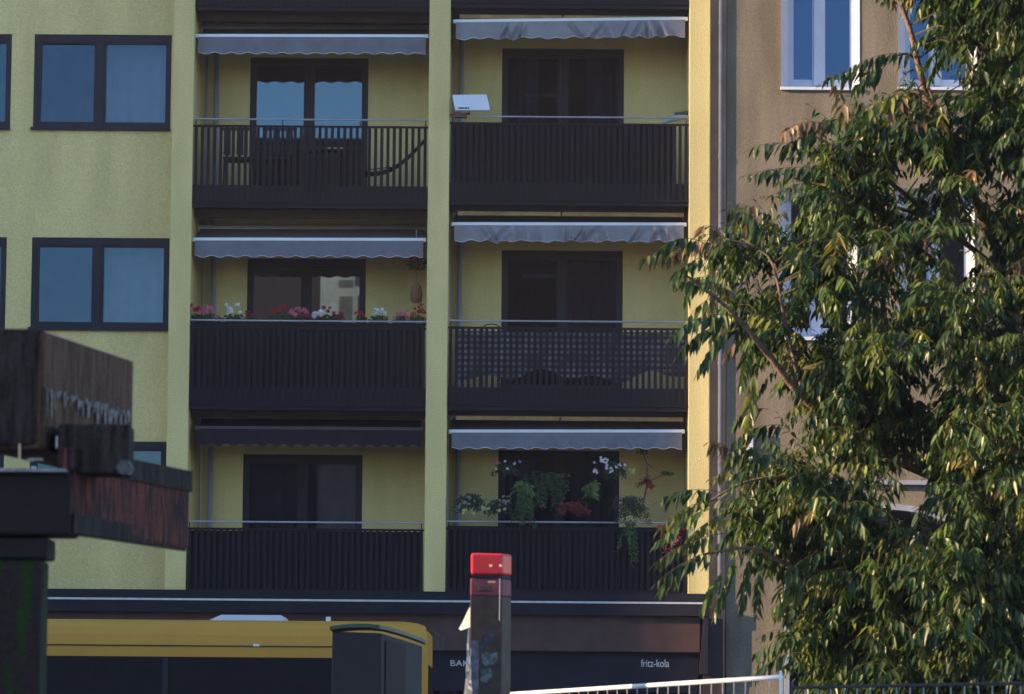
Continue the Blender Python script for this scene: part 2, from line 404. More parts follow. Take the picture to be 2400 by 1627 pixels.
make_awning(((451, 562), (999, 563)), ALU, AWN, 602, 2, .003, 'L')
make_awning(((457, 1003), (993, 1007)), mat("dark_bar", (.06, .05, .05), .6, fine=.2), AWND, 1045, 3, .002, 'L')  # bar and cloth much darker than on the other awnings
AWN_LIT = cloth("lit_awning_cloth", (.25, .24, .27), .05)  # lightened copy of the grey cloth, light on the right valances put into colour
make_awning(((1062, 51), (1612, 45)), ALU, AWN_LIT, 89, 4, .05, 'R')
make_awning(((1058, 526), (1609, 527)), ALU, AWN_LIT, 566, 5, .055, 'R')
make_awning(((1052, 1012), (1605, 1012)), ALU, AWN, 1051, 6, .006, 'R')
make_awning(((460, -392), (1008, -391)), ALU, AWN, -350, 7, .004, 'L')
make_awning(((1064, -424), (1614, -430)), ALU, AWN, -388, 8, .02, 'R')

# ---- shop canopy, fascia and shop front
zc = Z(1400, 1411, YF - .12); zc2 = Z(1400, 1442, YF - .12)
xr = X(1660, 1420, YF - .12)
can = MB().box(XL, xr, YF - .12, YW + .1, zc2, zc - .012); co = can.build("shop_canopy", FASC, B)
MB().box(XL, xr + .01, YF - .132, YF - .122, zc - .02, zc + .006).build("flashing", STEEL, co)
MB().box(XL, xr - .04, YF - .05, YW + .2, zc + .003, zb + .0).build("parapet_base", FASC, co)
zf = Z(1400, 1527, YF); 
MB().box(XL, X(1640, 1480, YF), YF - .0, YW, zf, zc2 - .003).build("fascia_panel", SHOP, co)
xe = X(1645, 1500, YF)
MB().hexa([Vector((xe - .04, YF - .10, zf - .3)), Vector((xr, YF - .10, zf - .3)), Vector((xr, YW, zf - .3)), Vector((xe - .04, YW, zf - .3)),
           Vector((xe + .02, YF - .10, zc2 - .003)), Vector((xr, YF - .10, zc2 - .003)), Vector((xr, YW, zc2 - .003)), Vector((xe + .02, YW, zc2 - .003))]).build("end_bracket", FASC, co)
MB().box(X(1648, 1500, YF), X(1694, 1500, YF), YF - .02, YW + .13, 0.13, Z(1670, 1450, YF)).build("canopy_shadow_box", mat("shadow_brown", (.03, .022, .026), .9, var=.2, fine=.2), co)  # dark box stands in for the canopy's shadow beside the right pillar
sf = MB(); zs = zf - .004
sf.box(XL, xe - .045, YF + .1, YF + .14, zs - .55, zs)
for px in (-300, 100, 420, 760, 1040, 1330, 1620): 
    x = X(px, 1600, YF); sf.box(x - .05, x + .05, YF + .08, YF + .2, .13, zs - .552)
sf.box(XL, xe - .045, YF + .09, YF + .19, .13, .6)
so = sf.build("shop_front", FASC, B)
MB().box(XL, xe - .05, YF + .145, YF + .15, .6, zs - .55).build("pane", GL_DIM, so)
LET = mat("sign_lettering", (.62, .62, .66), .6, var=.1)
text_mesh("bakery_lettering", "BAK", .115, P(1054, 1561, YF + .094), LET, so, sx=1.25)
# round-shouldered thin lettering for the second sign
p = P(1502, 1563, YF + .094)
text_mesh("drink_lettering", "fritz-kola", .15, p, LET, so, sx=.72)

# ---- pipes at the joint of the two buildings
x = X(1688, 700, YF)
pp = MB().tube([(x, YF + .06, Z(1690, 1440, YF)), (x, YF + .06, ZT)], .032, 12)
for y in (52, 366, 850, 1190): z = Z(1688, y, YF); pp.tube([(x, YF + .06, z - .02), (x, YF + .06, z + .02)], .039, 12)
tag(pp.build("drainpipe", mat("zinc_pipe", (.22, .225, .26), .5, var=.15, scale=3, metal=.5, spec=.5), smooth=True),
    "long pale zinc drainpipe running down the seam between the yellow and brown buildings", "drainpipe")

# ================================================================== BROWN BUILDING
YN = 53.1
N = thing("neighbouring_building", (6, 54, 0), "brown roughcast old building with white casement windows, half hidden by the tree", "building")
nx0 = X(1703, 700, YN)
def nwin(xa, xb, ya, yb): return (X(xa, (ya + yb) / 2, YN), X(xb, (ya + yb) / 2, YN), Z(xa, yb, YN), Z(xa, ya, YN))
NW = [nwin(1832, 2014, -220, 204), nwin(2106, 2288, -220, 204), nwin(2390, 2572, -220, 204),
      nwin(1826, 2008, 441, 790), nwin(2102, 2284, 441, 790), nwin(2386, 2568, 441, 790)]
arch = (X(1838, 1500, YN), X(2286, 1500, YN), .14, Z(1900, 1290, YN))
arch2 = (X(2420, 1500, YN), X(2860, 1500, YN), .14, Z(1900, 1290, YN))
wm = MB(); wall_holes(wm, nx0, 14, 0.13, 16.2, NW + [(arch[0], arch[1], arch[2], Z(1900, 1195, YN)), (arch2[0], arch2[1], arch2[2], Z(1900, 1195, YN))], YN, YN + .45)
wm.box(nx0, nx0 + .3, YN + .45, YN + 9, 0, 16.2); wm.box(14, 14.3, YN, YN + 9, 0, 16.2); wm.box(nx0 + .3, 14, YN + 9, YN + 9.3, 0, 16.2)
wm.box(nx0, 14.3, YN, YN + 9.3, 16.203, 16.5)
wm.build("wall", BEIG, N)
MB().box(nx0 - .035, nx0 - .003, YN + .02, YN + .2, Z(1700, 1475, YN), 16.2).build("edge_strip", BPIPE, N)
inn = MB(); inn.box(nx0 + .35, 13.9, YN + 3, YN + 3.1, .2, 16)
for z in (3.9, 7.2, 10.6, 13.9): inn.box(nx0 + .35, 13.9, YN + .5, YN + 2.95, z, z + .2)
inn.build("interior", INTR, N)
GLN = glass("clear_blue_glass", (0.25, 0.5, 0.9), 0.12)
for (x0, x1, z0, z1) in NW:
    f = MB(); sp_ = .118; D_ = .30
    f0, f1, g0, g1 = x0 + sp_, x1 - .035, z0 + .05, z1 - .05
    frame_box(f, f0, f1, g0, g1, YN + D_, YN + D_ + .1, .05, .07)
    xm = (x0 + x1) / 2; f.box(xm - .07, xm + .07, YN + D_ - .03, YN + D_ + .09, g0 + .02, g1 - .05)
    fo = f.build("window", WHITE, N)
    for (a, b) in ((f0 + .052, xm - .072), (xm + .072, f1 - .052)):
        s_ = MB(); frame_box(s_, a, b, g0 + .072, g1 - .052, YN + D_ + .02, YN + D_ + .08, .02, .04); s_.build("sash", WHITE, fo)
        MB().box(a + .018, b - .018, YN + D_ + .05, YN + D_ + .055, g0 + .10, g1 - .07).build("pane", GLN, fo)
    y0_, y1_ = YN - .012, YN + D_ + .002
    c_ = MB()
    c_.add([(x0 - .004, y0_, z0), (f0, y1_, g0), (f0, y1_, g1), (x0 - .004, y0_, z1)], [(0, 1, 2, 3)])
    c_.add([(x1 + .004, y0_, z0), (f1, y1_, g0), (f1, y1_, g1), (x1 + .004, y0_, z1)], [(3, 2, 1, 0)])
    c_.add([(x0, y0_, z1), (f0, y1_, g1), (f1, y1_, g1), (x1, y0_, z1)], [(0, 1, 2, 3)])
    c_.add([(x0, y0_, z0), (f0, y1_, g0), (f1, y1_, g0), (x1, y0_, z0)], [(3, 2, 1, 0)])
    c_.build("splayed_reveal", WHITE, fo)
    MB().box(x0 - .02, x1 + .0, YN - .05, YN + .01, z0 - .045, z0 - .004).build("sill", WHITE, fo)
    MB().box(x0, x1, YB + .2, YB + .22, z0 - .4, z0 + .30).build("low_curtain", mat("dark_curtain", (.06, .05, .07), .9), fo)
# ledge and arch
zl0, zl1 = Z(2000, 1136, YN), Z(2000, 1126, YN)
le = MB().box(X(1785, 1130, YN), 13.5, YN - .10, YN, zl0, zl1).build("ledge", mat("ledge_grey", (.22, .24, .30), .7, fine=.1), N)
def arch_frame(ar):
    a, b, z0, zs_ = ar; zt = Z(2050, 1180, YN) ; n = 20; pts = []
    hgt = zt - zs_ 
    for i in range(n + 1):
        t = math.pi * i / n; pts.append((lerp(a, b, (1 - math.cos(t)) / 2), zs_ + hgt * math.sin(t) ** .75))
    out = [(x0, z) for x0, z in pts]; cx = (a + b) / 2
    f = MB(); k = .055
    def ring(p, q, y0, y1):
        vs = [(p[0], y0, p[1]), (q[0], y0, q[1]), (q[0], y1, q[1]), (p[0], y1, p[1])]
        pi_ = (lerp(p[0], cx, k), p[1] - .08 * (1 if p[1] > zs_ + .05 else 0.2)); qi = (lerp(q[0], cx, k), q[1] - .08 * (1 if q[1] > zs_ + .05 else .2))
        vs2 = [(pi_[0], y0, pi_[1]), (qi[0], y0, qi[1]), (qi[0], y1, qi[1]), (pi_[0], y1, pi_[1])]
        f.add(vs + vs2, [(0, 1, 5, 4), (3, 7, 6, 2), (4, 5, 6, 7), (0, 3, 2, 1)])
    for i in range(n): ring(out[i], out[i + 1], YN - .03, YN + .15)
    f.box(a, a + .07, YN - .03, YN + .15, z0, zs_); f.box(b - .07, b, YN - .03, YN + .15, z0, zs_)
    fo = f.build("shop_window", MATS["ledge_grey"], N)  # white arch frame in grey, its shade is put into the colour
    # spandrel infill above the arch in wall colour
    top = Z(1900, 1190, YN)
    for hf in (range(n // 2), range(n // 2, n)):
        sp = MB()
        for i in hf:
            (x0, z0_), (x1, z1_) = out[i], out[i + 1]
            if min(z0_, z1_) < top: sp.add([(x0, YN + .002, z0_), (x1, YN + .002, z1_), (x1, YN + .002, max(top, z1_) + .01), (x0, YN + .002, max(top, z0_) + .01)], [(0, 1, 2, 3)])
        sp.build("spandrel", BEIG, fo)
    MB().box(a + .06, b - .06, YN + .2, YN + .21, z0, top - .02).build("pane", GL_DIM, fo)
    m = MB(); 
    for t in (.12, .5, .88): m.box(lerp(a, b, t) - .03, lerp(a, b, t) + .03, YN + .17, YN + .195, z0, top - .2)
    m.build("mullion", DARK, fo)
    MB().box(lerp(a, b, .2), lerp(a, b, .47), YN + .12, YN + .165, z0, Z(2000, 1545, YN)).box(lerp(a, b, .53), lerp(a, b, .85), YN + .12, YN + .165, z0, Z(2000, 1545, YN)).build("stall_riser", mat("red_brick", (.17, .055, .045), .85, var=.3, scale=9, fine=.3), fo)
arch_frame(arch); arch_frame(arch2)
# projecting sign box (white edge, orange flank)
sb = thing("projecting_sign", P(1757, 1130, YN - .3), "narrow white-edged sign box with orange sides projecting from the brown wall", "sign")
a = P(1752, 1092, YN - .10); t_ = P(1752, 1008, YN - .10)
MB().box(a.x, a.x + .065, YN - .10, YN - .02, a.z, t_.z).build("sign_box", mat("orange_panel", (.85, .30, .03), .6), sb)
MB().box(a.x - .01, a.x + .075, YN - .125, YN - .103, a.z - .01, t_.z + .01).build("sign_edge", WHITE, sb)

# ================================================================== UNSEEN BUILDINGS (behind the camera: seen in the panes; far left: added to cast shade)
def block(x0, x1, y0, y1, h, m, label, cream=None, name="offscreen_building"):
    t = thing(name, ((x0 + x1) / 2, (y0 + y1) / 2, 0), label, "building")
    MB().box(x0, x1, y0, y1, 0, h).build("wall", m, t)
    MB().box(x0 - .3, x1 + .3, y0 - .3, y1 + .3, h + .003, h + .5).build("roof", FASC, t)
    n = 0; z = 2.0
    wn = MB(); wf = MB()
    while z < h - 2:
        x = x0 + 1.2
        while x < x1 - 2:
            wn.box(x, x + 1.3, y1 + .003, y1 + .03, z, z + 1.6); wf.box(x - .08, x + 1.38, y1 + .003, y1 + .05, z - .12, z - .02); x += 2.9
        z += 3.1
    wn.build("window", DARK, t); wf.build("sill", WHITE, t)
    return t
TA = math.tan(SUN_AZ)
yC = 53 - (pr0 - .06 + 45) / TA
block(-60, -45, yC, 75, 34, mat("grey_render", (.36, .34, .31), .9), "unseen tall grey block added far to the left to shade the yellow facade")  # added out of view, its edge stops the sun at the right pillar
block(-60, -45, 12.5, 33.2, 17.2, mat("tan_render", (.40, .33, .26), .9), "unseen lower tan block added far to the left to shade the bus and kiosk")  # added out of view, blocks the sun from bus and kiosk
block(-60, -45, -14, 1.0, 17, mat("red_render", (.30, .17, .13), .9), "unseen reddish block added far to the left to shade the timber frame")  # added out of view, keeps the sun off the foreground timber
block(5.2, 24, -36, -20.6, 23.2, mat("dark_brick_c", (.05, .042, .045), .9), "lower dark brick block beside the tallest one across the street")
block(-.8, 5, -36, -20.3, 31, mat("dark_brick_b", (.05, .042, .045), .9), "taller dark brick block across the street behind the camera")
tB = block(-9.5, -1.0, -34, -20, 21.5, mat("dark_brick", (.06, .045, .045), .9), "dark brick block across the street behind the camera")
MB().box(-6.45, -4.2, -19.9, -19.5, 0, 20).build("cream_bay", mat("cream_sunlit_render", (.78, .70, .52), .9), tB)  # pale cream stands in for sunlight on the gable mirrored in the door
MB().box(-5.18, -4.97, -19.49, -19.45, 14.6, 16.65).box(-5.28, -5.08, -19.49, -19.45, 16.95, 17.25).build("bay_window", mat("dark_window_bay", (.05, .05, .06), .5), tB)
MB().box(-5.80, -5.36, -19.49, -19.45, 14.6, 16.6).box(-5.82, -5.36, -19.49, -19.45, 16.9, 17.15).build("bay_shutter", mat("olive_shutter", (.22, .21, .15), .7, var=.3, scale=6), tB)

# ================================================================== THINGS ON THE BALCONIES
def blob_cluster(mb, c, rx, ry, rz, n, s, rnd, mi=0):
    """many little petal faces scattered in an ellipsoid"""
    for _ in range(n):
        d = Vector((rnd.gauss(0, 1), rnd.gauss(0, 1), rnd.gauss(0, 1))).normalized() * rnd.random() ** .4
        p = Vector(c) + Vector((d.x * rx, d.y * ry, d.z * rz))
        u = Vector((rnd.gauss(0, 1), rnd.gauss(0, 1), rnd.gauss(0, 1))).normalized(); v = u.orthogonal().normalized(); k = s * rnd.uniform(.7, 1.3)
        mb.add([p - u * k, p + v * k * .7, p + u * k, p - v * k * .7], [(0, 1, 2, 3)], mi)
rnd = random.Random(11)
# privacy cloths behind the balusters
def screen(side, k, x0, x1, ztop, zbot, m, label, mesh=None, wav=.012, name="privacy_screen", ybase=None):
    n = 90; rows = 8; vs = []; fs = []; y = (ybase or YF + .055)
    zrl = rail(side, k)
    for j in range(rows + 1):
        for i in range(n + 1):
            u = i / n; x = lerp(x0, x1, u)
            zz = lerp(zrl + ztop, zrl + (zbot(u) if callable(zbot) else zbot), j / rows)
            vs.append((x, y + wav * math.sin(x * 17 + j * .3) * (0.4 + j / rows * .6) * .8 + .004, zz))
    for j in range(rows):
        for i in range(n): fs.append((j * (n + 1) + i, (j + 1) * (n + 1) + i, (j + 1) * (n + 1) + i + 1, j * (n + 1) + i + 1))
    o = MB().add(vs, fs).build(name, m, smooth=True)
    return tag(o, label, "screen", "privacy cloths tied inside the balcony railings")
SCR = cloth("dark_screen_cloth", (.020, .0165, .022), .03)
screen('L', 1, pl1 + .02, pm0 - .02, -.02, -.98, SCR, "dark screen cloth behind the railing below the row of geraniums")
screen('L', 2, pl1 + .02, pm0 - .02, -.12, -.98, SCR, "dark screen cloth on the lowest left balcony railing, above the bus")
screen('R', 0, pm1 + .02, X(1585, 400, YF), -.10, -.98, SCR, "dark screen cloth on the upper right balcony railing, below the white antenna panel")
screen('R', 2, pm1 + .02, pr0 - .03, -.06, -.98, SCR, "dark screen cloth on the lowest right balcony railing, below the hanging plants", wav=.02)
# checkered tablecloth
def checker_mat():
    m = bpy.data.materials.new("checked_cloth"); m.use_nodes = True; n, l = m.node_tree.nodes, m.node_tree.links
    b = n["Principled BSDF"]; b.inputs["Roughness"].default_value = .9; tc = n.new("ShaderNodeTexCoord")
    s = n.new("ShaderNodeSeparateXYZ"); l.new(tc.outputs["Object"], s.inputs[0]); 
    mm = n.new("ShaderNodeMath"); mm.operation = 'MULTIPLY'; mm.inputs[1].default_value = 1 / .083; l.new(s.outputs["Z"], mm.inputs[0])
    fr = n.new("ShaderNodeMath"); fr.operation = 'FRACT'; l.new(mm.outputs[0], fr.inputs[0])
    gt = n.new("ShaderNodeMath"); gt.operation = 'GREATER_THAN'; gt.inputs[1].default_value = .5; l.new(fr.outputs[0], gt.inputs[0])
    ns = n.new("ShaderNodeTexNoise"); ns.inputs["Scale"].default_value = 3.5; l.new(tc.outputs["Object"], ns.inputs["Vector"])
    ml = n.new("ShaderNodeMath"); ml.operation = 'MULTIPLY'; l.new(gt.outputs[0], ml.inputs[0]); l.new(ns.outputs[0], ml.inputs[1])
    cr = n.new("ShaderNodeValToRGB"); l.new(ml.outputs[0], cr.inputs[0]); cr.color_ramp.elements[0].color = (.04, .036, .055, 1); cr.color_ramp.elements[0].position = .3
    cr.color_ramp.elements[1].color = (.40, .37, .40, 1); cr.color_ramp.elements[1].position = .75; l.new(cr.outputs[0], b.inputs["Base Color"])
    return m
screen('R', 1, X(1066, 800, YF), pr0 - .03, -.14, lambda u: -.76 - .05 * math.sin(u * 12) - .05 * math.sin(u * 27 + 1), checker_mat(),
       "dark and pale checked cloth with a wavy lower edge behind the middle right railing", name="checked_cloth", wav=.02)
# geranium boxes
zr1 = rail('L', 1); xa_, xb_ = pl1 + .03, pm0 - .03
for i in range(3):
    a, b = lerp(xa_, xb_, i / 3) + .02, lerp(xa_, xb_, (i + 1) / 3) - .02
    o = thing("flower_box", ((a + b) / 2, YF + .17, zr1 - .2), ("left", "middle", "right")[i] + "most long dark planter of geraniums behind the middle left railing" if i != 1 else "middle long dark planter of geraniums behind the middle left railing", "planter", "planters behind the geranium balcony railing")
    b_ = MB().hexa([(a + .02, YF + .1, zr1 - .2), (b - .02, YF + .1, zr1 - .2), (b - .02, YF + .24, zr1 - .2), (a + .02, YF + .24, zr1 - .2),
               (a, YF + .08, zr1 - .03), (b, YF + .08, zr1 - .03), (b, YF + .26, zr1 - .03), (a, YF + .26, zr1 - .03)]); b_.build("trough", DARK, o)
    MB().box(a + .02, b - .02, YF + .1, YF + .24, zr1 - .029, zr1 - .02).build("soil", mat("soil", (.04, .03, .02), .95), o)
GER = [(462, 722, FRED, 'dark red geranium in the leftmost corner of the railing', .07), (488, 735, FPINK, 'bushy pink geranium next to the left pillar, spilling over the rail', .10),
       (548, 727, FWHITE, 'white geranium at the left of the flower row, before the yellow wall', .09), (592, 740, FMAG, 'small dark crimson geranium just right of the white one by the left wall', .06),
       (640, 733, FRED, 'tiny orange-red geranium standing alone in front of the dark door', .03), (668, 727, FRED, 'bright red geranium just left of the pink cluster at the door', .055),
       (698, 736, FPINK, 'pink geranium cluster in front of the middle of the dark door', .095), (722, 748, FMAG, 'low dark crimson geranium under the pink cluster at the door', .07),
       (752, 735, FWHITE, 'white geranium at the left edge of the bright door reflection', .085), (766, 726, FMAG, 'crimson geranium head above the white one at the bright reflection', .045),
       (790, 741, FMAG, 'low crimson geranium in front of the bright door reflection', .06), (846, 741, FRED, 'dark red geranium at the right edge of the bright door reflection', .05),
       (888, 729, FWHITE, 'loose white geranium on the right, before the yellow wall', .075), (943, 741, FPINK, 'round pink geranium towards the right pillar, over the rail', .085),
       (978, 727, FRED, 'bright red geranium beside the middle pillar', .085)]
for (px, py, m, lab, r) in GER:
    r *= 1.6
    c = P(px, py, YF + .13); o = thing("geranium", (c.x, c.y, zr1 - .03), lab, "flower", "geraniums along the middle left balcony rail")
    f = MB(); blob_cluster(f, (c.x, c.y + .0, zr1 + .02), r * 1.25, .09, .085, int(120 + r * 1500), .02, rnd); f.build("foliage", GREEN, o)
    h = MB(); k = max(1, int(r / .03))
    for _ in range(int(k * 1.8) + 1): q3 = rnd.uniform(.022, .048); blob_cluster(h, (c.x + rnd.uniform(-r, r) * .8, c.y - .05 + rnd.uniform(-.05, .02), c.z + rnd.uniform(-.45, .5) * r), q3, q3, q3 * .85, int(q3 * 1600), .010, rnd)
    h.build("blossom", m, o)
# hanging geranium and wicker basket, right end of the same balcony
c = P(975, 618, YF + .35); o = thing("hanging_geranium", tuple(c), "red-flowered hanging plant under the awning beside the middle pillar", "plant")
f = MB(); blob_cluster(f, c, .16, .12, .10, 200, .025, rnd); f.build("foliage", GREEN, o)
h = MB()
for q in ((-.06, .06), (.03, -.06), (.09, .05), (-.12, .02), (.06, .02)): blob_cluster(h, (c.x + q[0], c.y - .12, c.z + q[1]), .03, .03, .025, 40, .012, rnd)
h.build("blossom", flower("deep_red_petals", (.30, .01, .02)), o)
MB().tube([(c.x, c.y, c.z), (c.x, c.y, c.z + .5)], .004, 5).build("hanger", STEEL, o)
c = P(976, 690, YF + .5)
bk = MB(); prof = [(.04, -.12), (.075, -.10), (.085, 0), (.07, .10), (.03, .16)]; vs = []; fs = []
for (r_, z_) in prof:
    for j in range(12): vs.append((c.x + r_ * math.cos(j * math.pi / 6), c.y + r_ * math.sin(j * math.pi / 6), c.z + z_))
for i in range(4):
    for j in range(12): fs.append((i * 12 + j, i * 12 + (j + 1) % 12, (i + 1) * 12 + (j + 1) % 12, (i + 1) * 12 + j))
bk.add(vs, fs + [tuple(range(12)), tuple(range(48, 60))]); bk.tube([(c.x, c.y, c.z + .15), (c.x, c.y, c.z + .4)], .004, 4)
tag(bk.build("wicker_lantern", mat("wicker", (.22, .10, .06), .8, var=.4, scale=60), smooth=True), "brown wicker lantern hanging at the right end of the geranium balcony", "lantern")

# antenna panel with bracket
q = [P(1060, 222, YF - .02), P(1141, 221, YF - .02), P(1149, 258, YF - .16), P(1067, 258, YF - .16)]
o = thing("flat_antenna", (q[0].x, YF, q[3].z), "white flat antenna panel with small black lettering fixed beside the middle pillar", "antenna")
nrm = (q[1] - q[0]).cross(q[3] - q[0]).normalized(); 
if nrm.y > 0: nrm = -nrm
bk_ = [p_ - nrm * .035 for p_ in q]
MB().hexa([q[3], q[2], bk_[2], bk_[3], q[0], q[1], bk_[1], bk_[0]]).build("panel", mat("white_plastic", (.62, .63, .68), .5, var=.04, fine=.05), o, bevel=.008)
MB().tube([(pm1 - .05, YF + .12, q[3].z - .03), (q[3].x + .2, YF - .05, q[3].z - .03), (q[3].x + .2, YF + .02, q[3].z + .1)], .018, 8).box(q[3].x - .02, q[3].x + .16, YF - .10, YF + .0, q[3].z - .09, q[3].z - .03).build("bracket", mat("rust_bracket", (.16, .07, .05), .8), o)
ex = (q[2] - q[3]).normalized(); ez = (q[0] - q[3]).normalized(); ey = ex.cross(ez)
M4 = Matrix((( ex.x, ez.x, nrm.x, 0), (ex.y, ez.y, nrm.y, 0), (ex.z, ez.z, nrm.z, 0), (0, 0, 0, 1)))
text_mesh("lettering", "HISANSHI", .036, q[3] + ex * .045 + ez * .022 + nrm * .003, mat("black_print", (.03, .03, .035), .7), o, depth=.001, bold=True, sx=1.0, rot=M4)
# folded parasol / roll on the upper right rail
c0, c1 = P(1548, 290, YF + .22), P(1614, 274, YF + .22)
o = thing("folded_parasol", tuple(c0), "rolled pale blue and white parasol lying at the right end of the upper right rail", "parasol")
pts = [c0.lerp(c1, t) + Vector((0, 0, .03 * math.sin(t * 3.1))) for t in [i / 8 for i in range(9)]]
mb = MB(); 
for i in range(8): mb.tube([pts[i], pts[i + 1]], .012 + .035 * math.sin((i) / 8 * 3), 10, r1=.012 + .035 * math.sin((i + 1) / 8 * 3))
mb.build("roll", cloth("pale_blue_cloth", (.40, .50, .58), .1), o, smooth=True)
MB().tube([pts[4] + Vector((0, 0, .05)), pts[8] + Vector((0.02, 0, .06))], .03, 8).build("cover", mat("dark_teal", (.03, .09, .13), .6), o, smooth=True)
# table, chairs, drying rack on the upper left balcony
zfl = rail('L', 0) - .94
def round_chair(px, lab):
    c = P(px, 380, YF + .55); o = thing("folding_chair", (c.x, c.y, zfl), lab, "chair", "chairs on the upper left balcony")
    MB().box(c.x - .21, c.x + .21, c.y - .2, c.y + .2, zfl + .43, zfl + .46).build("seat", DARK, o)
    s = MB()
    for i in range(7): s.box(c.x - .2 + i * .06, c.x - .165 + i * .06, c.y - .22, c.y - .2, zfl + .48, zfl + .86)
    s.box(c.x - .23, c.x + .23, c.y - .225, c.y - .195, zfl + .83, zfl + .87); s.build("backrest", DARK, o)
    for sx in (-1, 1):
        for sy in (-1, 1): MB().tube([(c.x + sx * .2, c.y + sy * .19, zfl), (c.x + sx * .19, c.y + sy * .17, zfl + .43)], .014, 6).build("leg", DARK, o)
round_chair(560, "dark chair at the left end of the upper left balcony, behind the balusters")
round_chair(655, "dark chair in front of the left glass door pane on the upper left balcony")
c = P(765, 340, YF + .5); o = thing("balcony_table", (c.x, c.y, zfl), "dark table in front of the right glass door pane on the upper left balcony", "table")
MB().box(c.x - .28, c.x + .24, c.y - .25, c.y + .25, zfl + .55, zfl + .60).build("tabletop", DARK, o)
MB().box(c.x - .24, c.x + .2, c.y - .2, c.y + .2, zfl + .02, zfl + .50).build("cabinet", FASC, o)
MB().box(c.x + .0, c.x + .26, c.y - .27, c.y - .255, zfl + .565, zfl + .585).build("trim", mat("brass_trim", (.55, .45, .2), .5), o)
a, b = P(850, 408, YF + .4), P(995, 330, YF + .4)
o = thing("hammock", (a.x, a.y, zfl), "dark slung cloth hammock at the right end of the upper left balcony", "hammock")
pts = [a.lerp(b, t) + Vector((0, 0, -.16 * math.sin(math.pi * t))) for t in [i / 12 for i in range(13)]]
vs = []; 
for p_ in pts: vs += [p_ + Vector((0, -.1, .02)), p_ + Vector((0, .02, -.03)), p_ + Vector((0, .2, .02))]
MB().add(vs, [(3 * i + j, 3 * i + 3 + j, 3 * i + 4 + j, 3 * i + 1 + j) for i in range(12) for j in (0, 1)]).build("sling", cloth("brown_sling", (.08, .065, .06), .1), o, smooth=True)
MB().tube([a + Vector((0, .05, .06)), a.lerp(b, .45) + Vector((0, .05, -.11))], .008, 5).build("rope", DARK, o)

# planted lowest right balcony
zr3 = rail('R', 2)
def vine(name, px, py, h, wd, n, lab, leaf=.022, m=None, yo=.02, blossoms=None, cat="plant"):
    c = P(px, py, YF - yo); o = thing(name, tuple(c), lab, cat, "plants on the lowest right balcony")
    st = MB(); lf = MB(); fl = MB()
    for i in range(n):
        x = c.x + rnd.gauss(0, wd * .4); L = h * rnd.uniform(.4, 1); pts = []
        p_ = Vector((x, c.y + rnd.uniform(-.03, .08), c.z)); dx = rnd.uniform(-.02, .02)
        for j in range(9):
            pts.append(p_.copy()); p_ = p_ + Vector((dx + rnd.uniform(-.012, .012), rnd.uniform(-.008, .006), -L / 8))
        st.tube(pts, .0025, 4)
        for p2 in pts:
            for _ in range(3):
                d = Vector((rnd.gauss(0, 1), rnd.gauss(0, .6), -abs(rnd.gauss(.8, .6)))).normalized(); s = d.orthogonal().normalized(); k = leaf * rnd.uniform(.7, 1.5)
                q_ = p2 + Vector((rnd.uniform(-.01, .01), rnd.uniform(-.01, .01), rnd.uniform(-.03, .03)))
                lf.add([q_, q_ + d * k + s * k * .4, q_ + d * k * 2.1, q_ + d * k - s * k * .4], [(0, 1, 2, 3)])
    st.build("stem", GREEN, o); lf.build("leaves", m or GREEN, o)
    if blossoms:
        for (bx, by, br, bm, cnt) in blossoms:
            cc = P(bx, by, YF - yo - .03)
            for _ in range(cnt): blob_cluster(fl, (cc.x + rnd.gauss(0, br), cc.y - .02, cc.z + rnd.gauss(0, br * .6)), .02, .014, .017, 16, .011, rnd)
            fl.build("blossom", bm, o); fl = MB()
    return o
LG = mat("pale_leaf", (.10, .15, .04), .6, var=.4, scale=30); DG = mat("dark_leaf", (.035, .055, .03), .7, var=.4, scale=30)
RDP = mat("red_leaf", (.16, .02, .03), .7, var=.4, scale=30)
vine("trailing_fern", 1232, 1150, .52, .14, 20, "feathery trailing fern hanging over the rail left of the red-topped post", m=mat("fern_green", (.06, .09, .03), .7, var=.4, scale=30))
vine("climbing_vine", 1222, 1130, .25, .10, 7, "light-leaved vine above the trailing fern, under the lowest right awning", m=LG, leaf=.03)
vine("hanging_vine", 1395, 1130, .20, .05, 6, "short light-leaved vine hanging in front of the lowest right door", m=LG, leaf=.032)
vine("trailing_ivy", 1476, 1225, .58, .06, 12, "long thin green ivy trailing far below the rail on the lowest right balcony", m=mat("ivy_green", (.06, .10, .03), .6, var=.4, scale=30))
vine("ivy_bush", 1475, 1165, .34, .22, 34, "dark leafy bush above the rail at the head of the long ivy", m=DG)
vine("flowering_shrub", 1440, 1085, .22, .22, 18, "white-dotted flowering plant below the awning of the lowest right balcony", m=DG, yo=-.25, blossoms=[(1415, 1082, .05, FWHITE, 14), (1438, 1095, .07, FWHITE, 12), (1395, 1105, .03, FWHITE, 5), (1484, 1103, .03, FYEL, 8)])
vine("pale_flower_cluster", 1105, 1160, .22, .17, 26, "cream and white flowers at the left end of the lowest right rail", m=DG, yo=0, blossoms=[(1090, 1196, .04, FYEL, 6), (1095, 1175, .05, flower("dusty_petals", (.30, .27, .25)), 12), (1112, 1201, .02, FYEL, 3)])
vine("yellow_flower_cluster", 1165, 1175, .18, .13, 22, "yellowish flowers just left of the trailing fern on the lowest right rail", m=DG, yo=0, blossoms=[(1170, 1197, .012, FYEL, 4), (1182, 1194, .010, FYEL, 3), (1138, 1190, .02, FYEL, 5), (1175, 1178, .06, flower("dusty_petals", (.3, .27, .25)), 10)])
vine("pink_dotted_plant", 1185, 1090, .15, .14, 8, "sparse pink and white flowering plant under the left of the lowest right awning", m=DG, yo=-.3, blossoms=[(1190, 1090, .06, FWHITE, 5), (1160, 1080, .05, FPINK, 3)])
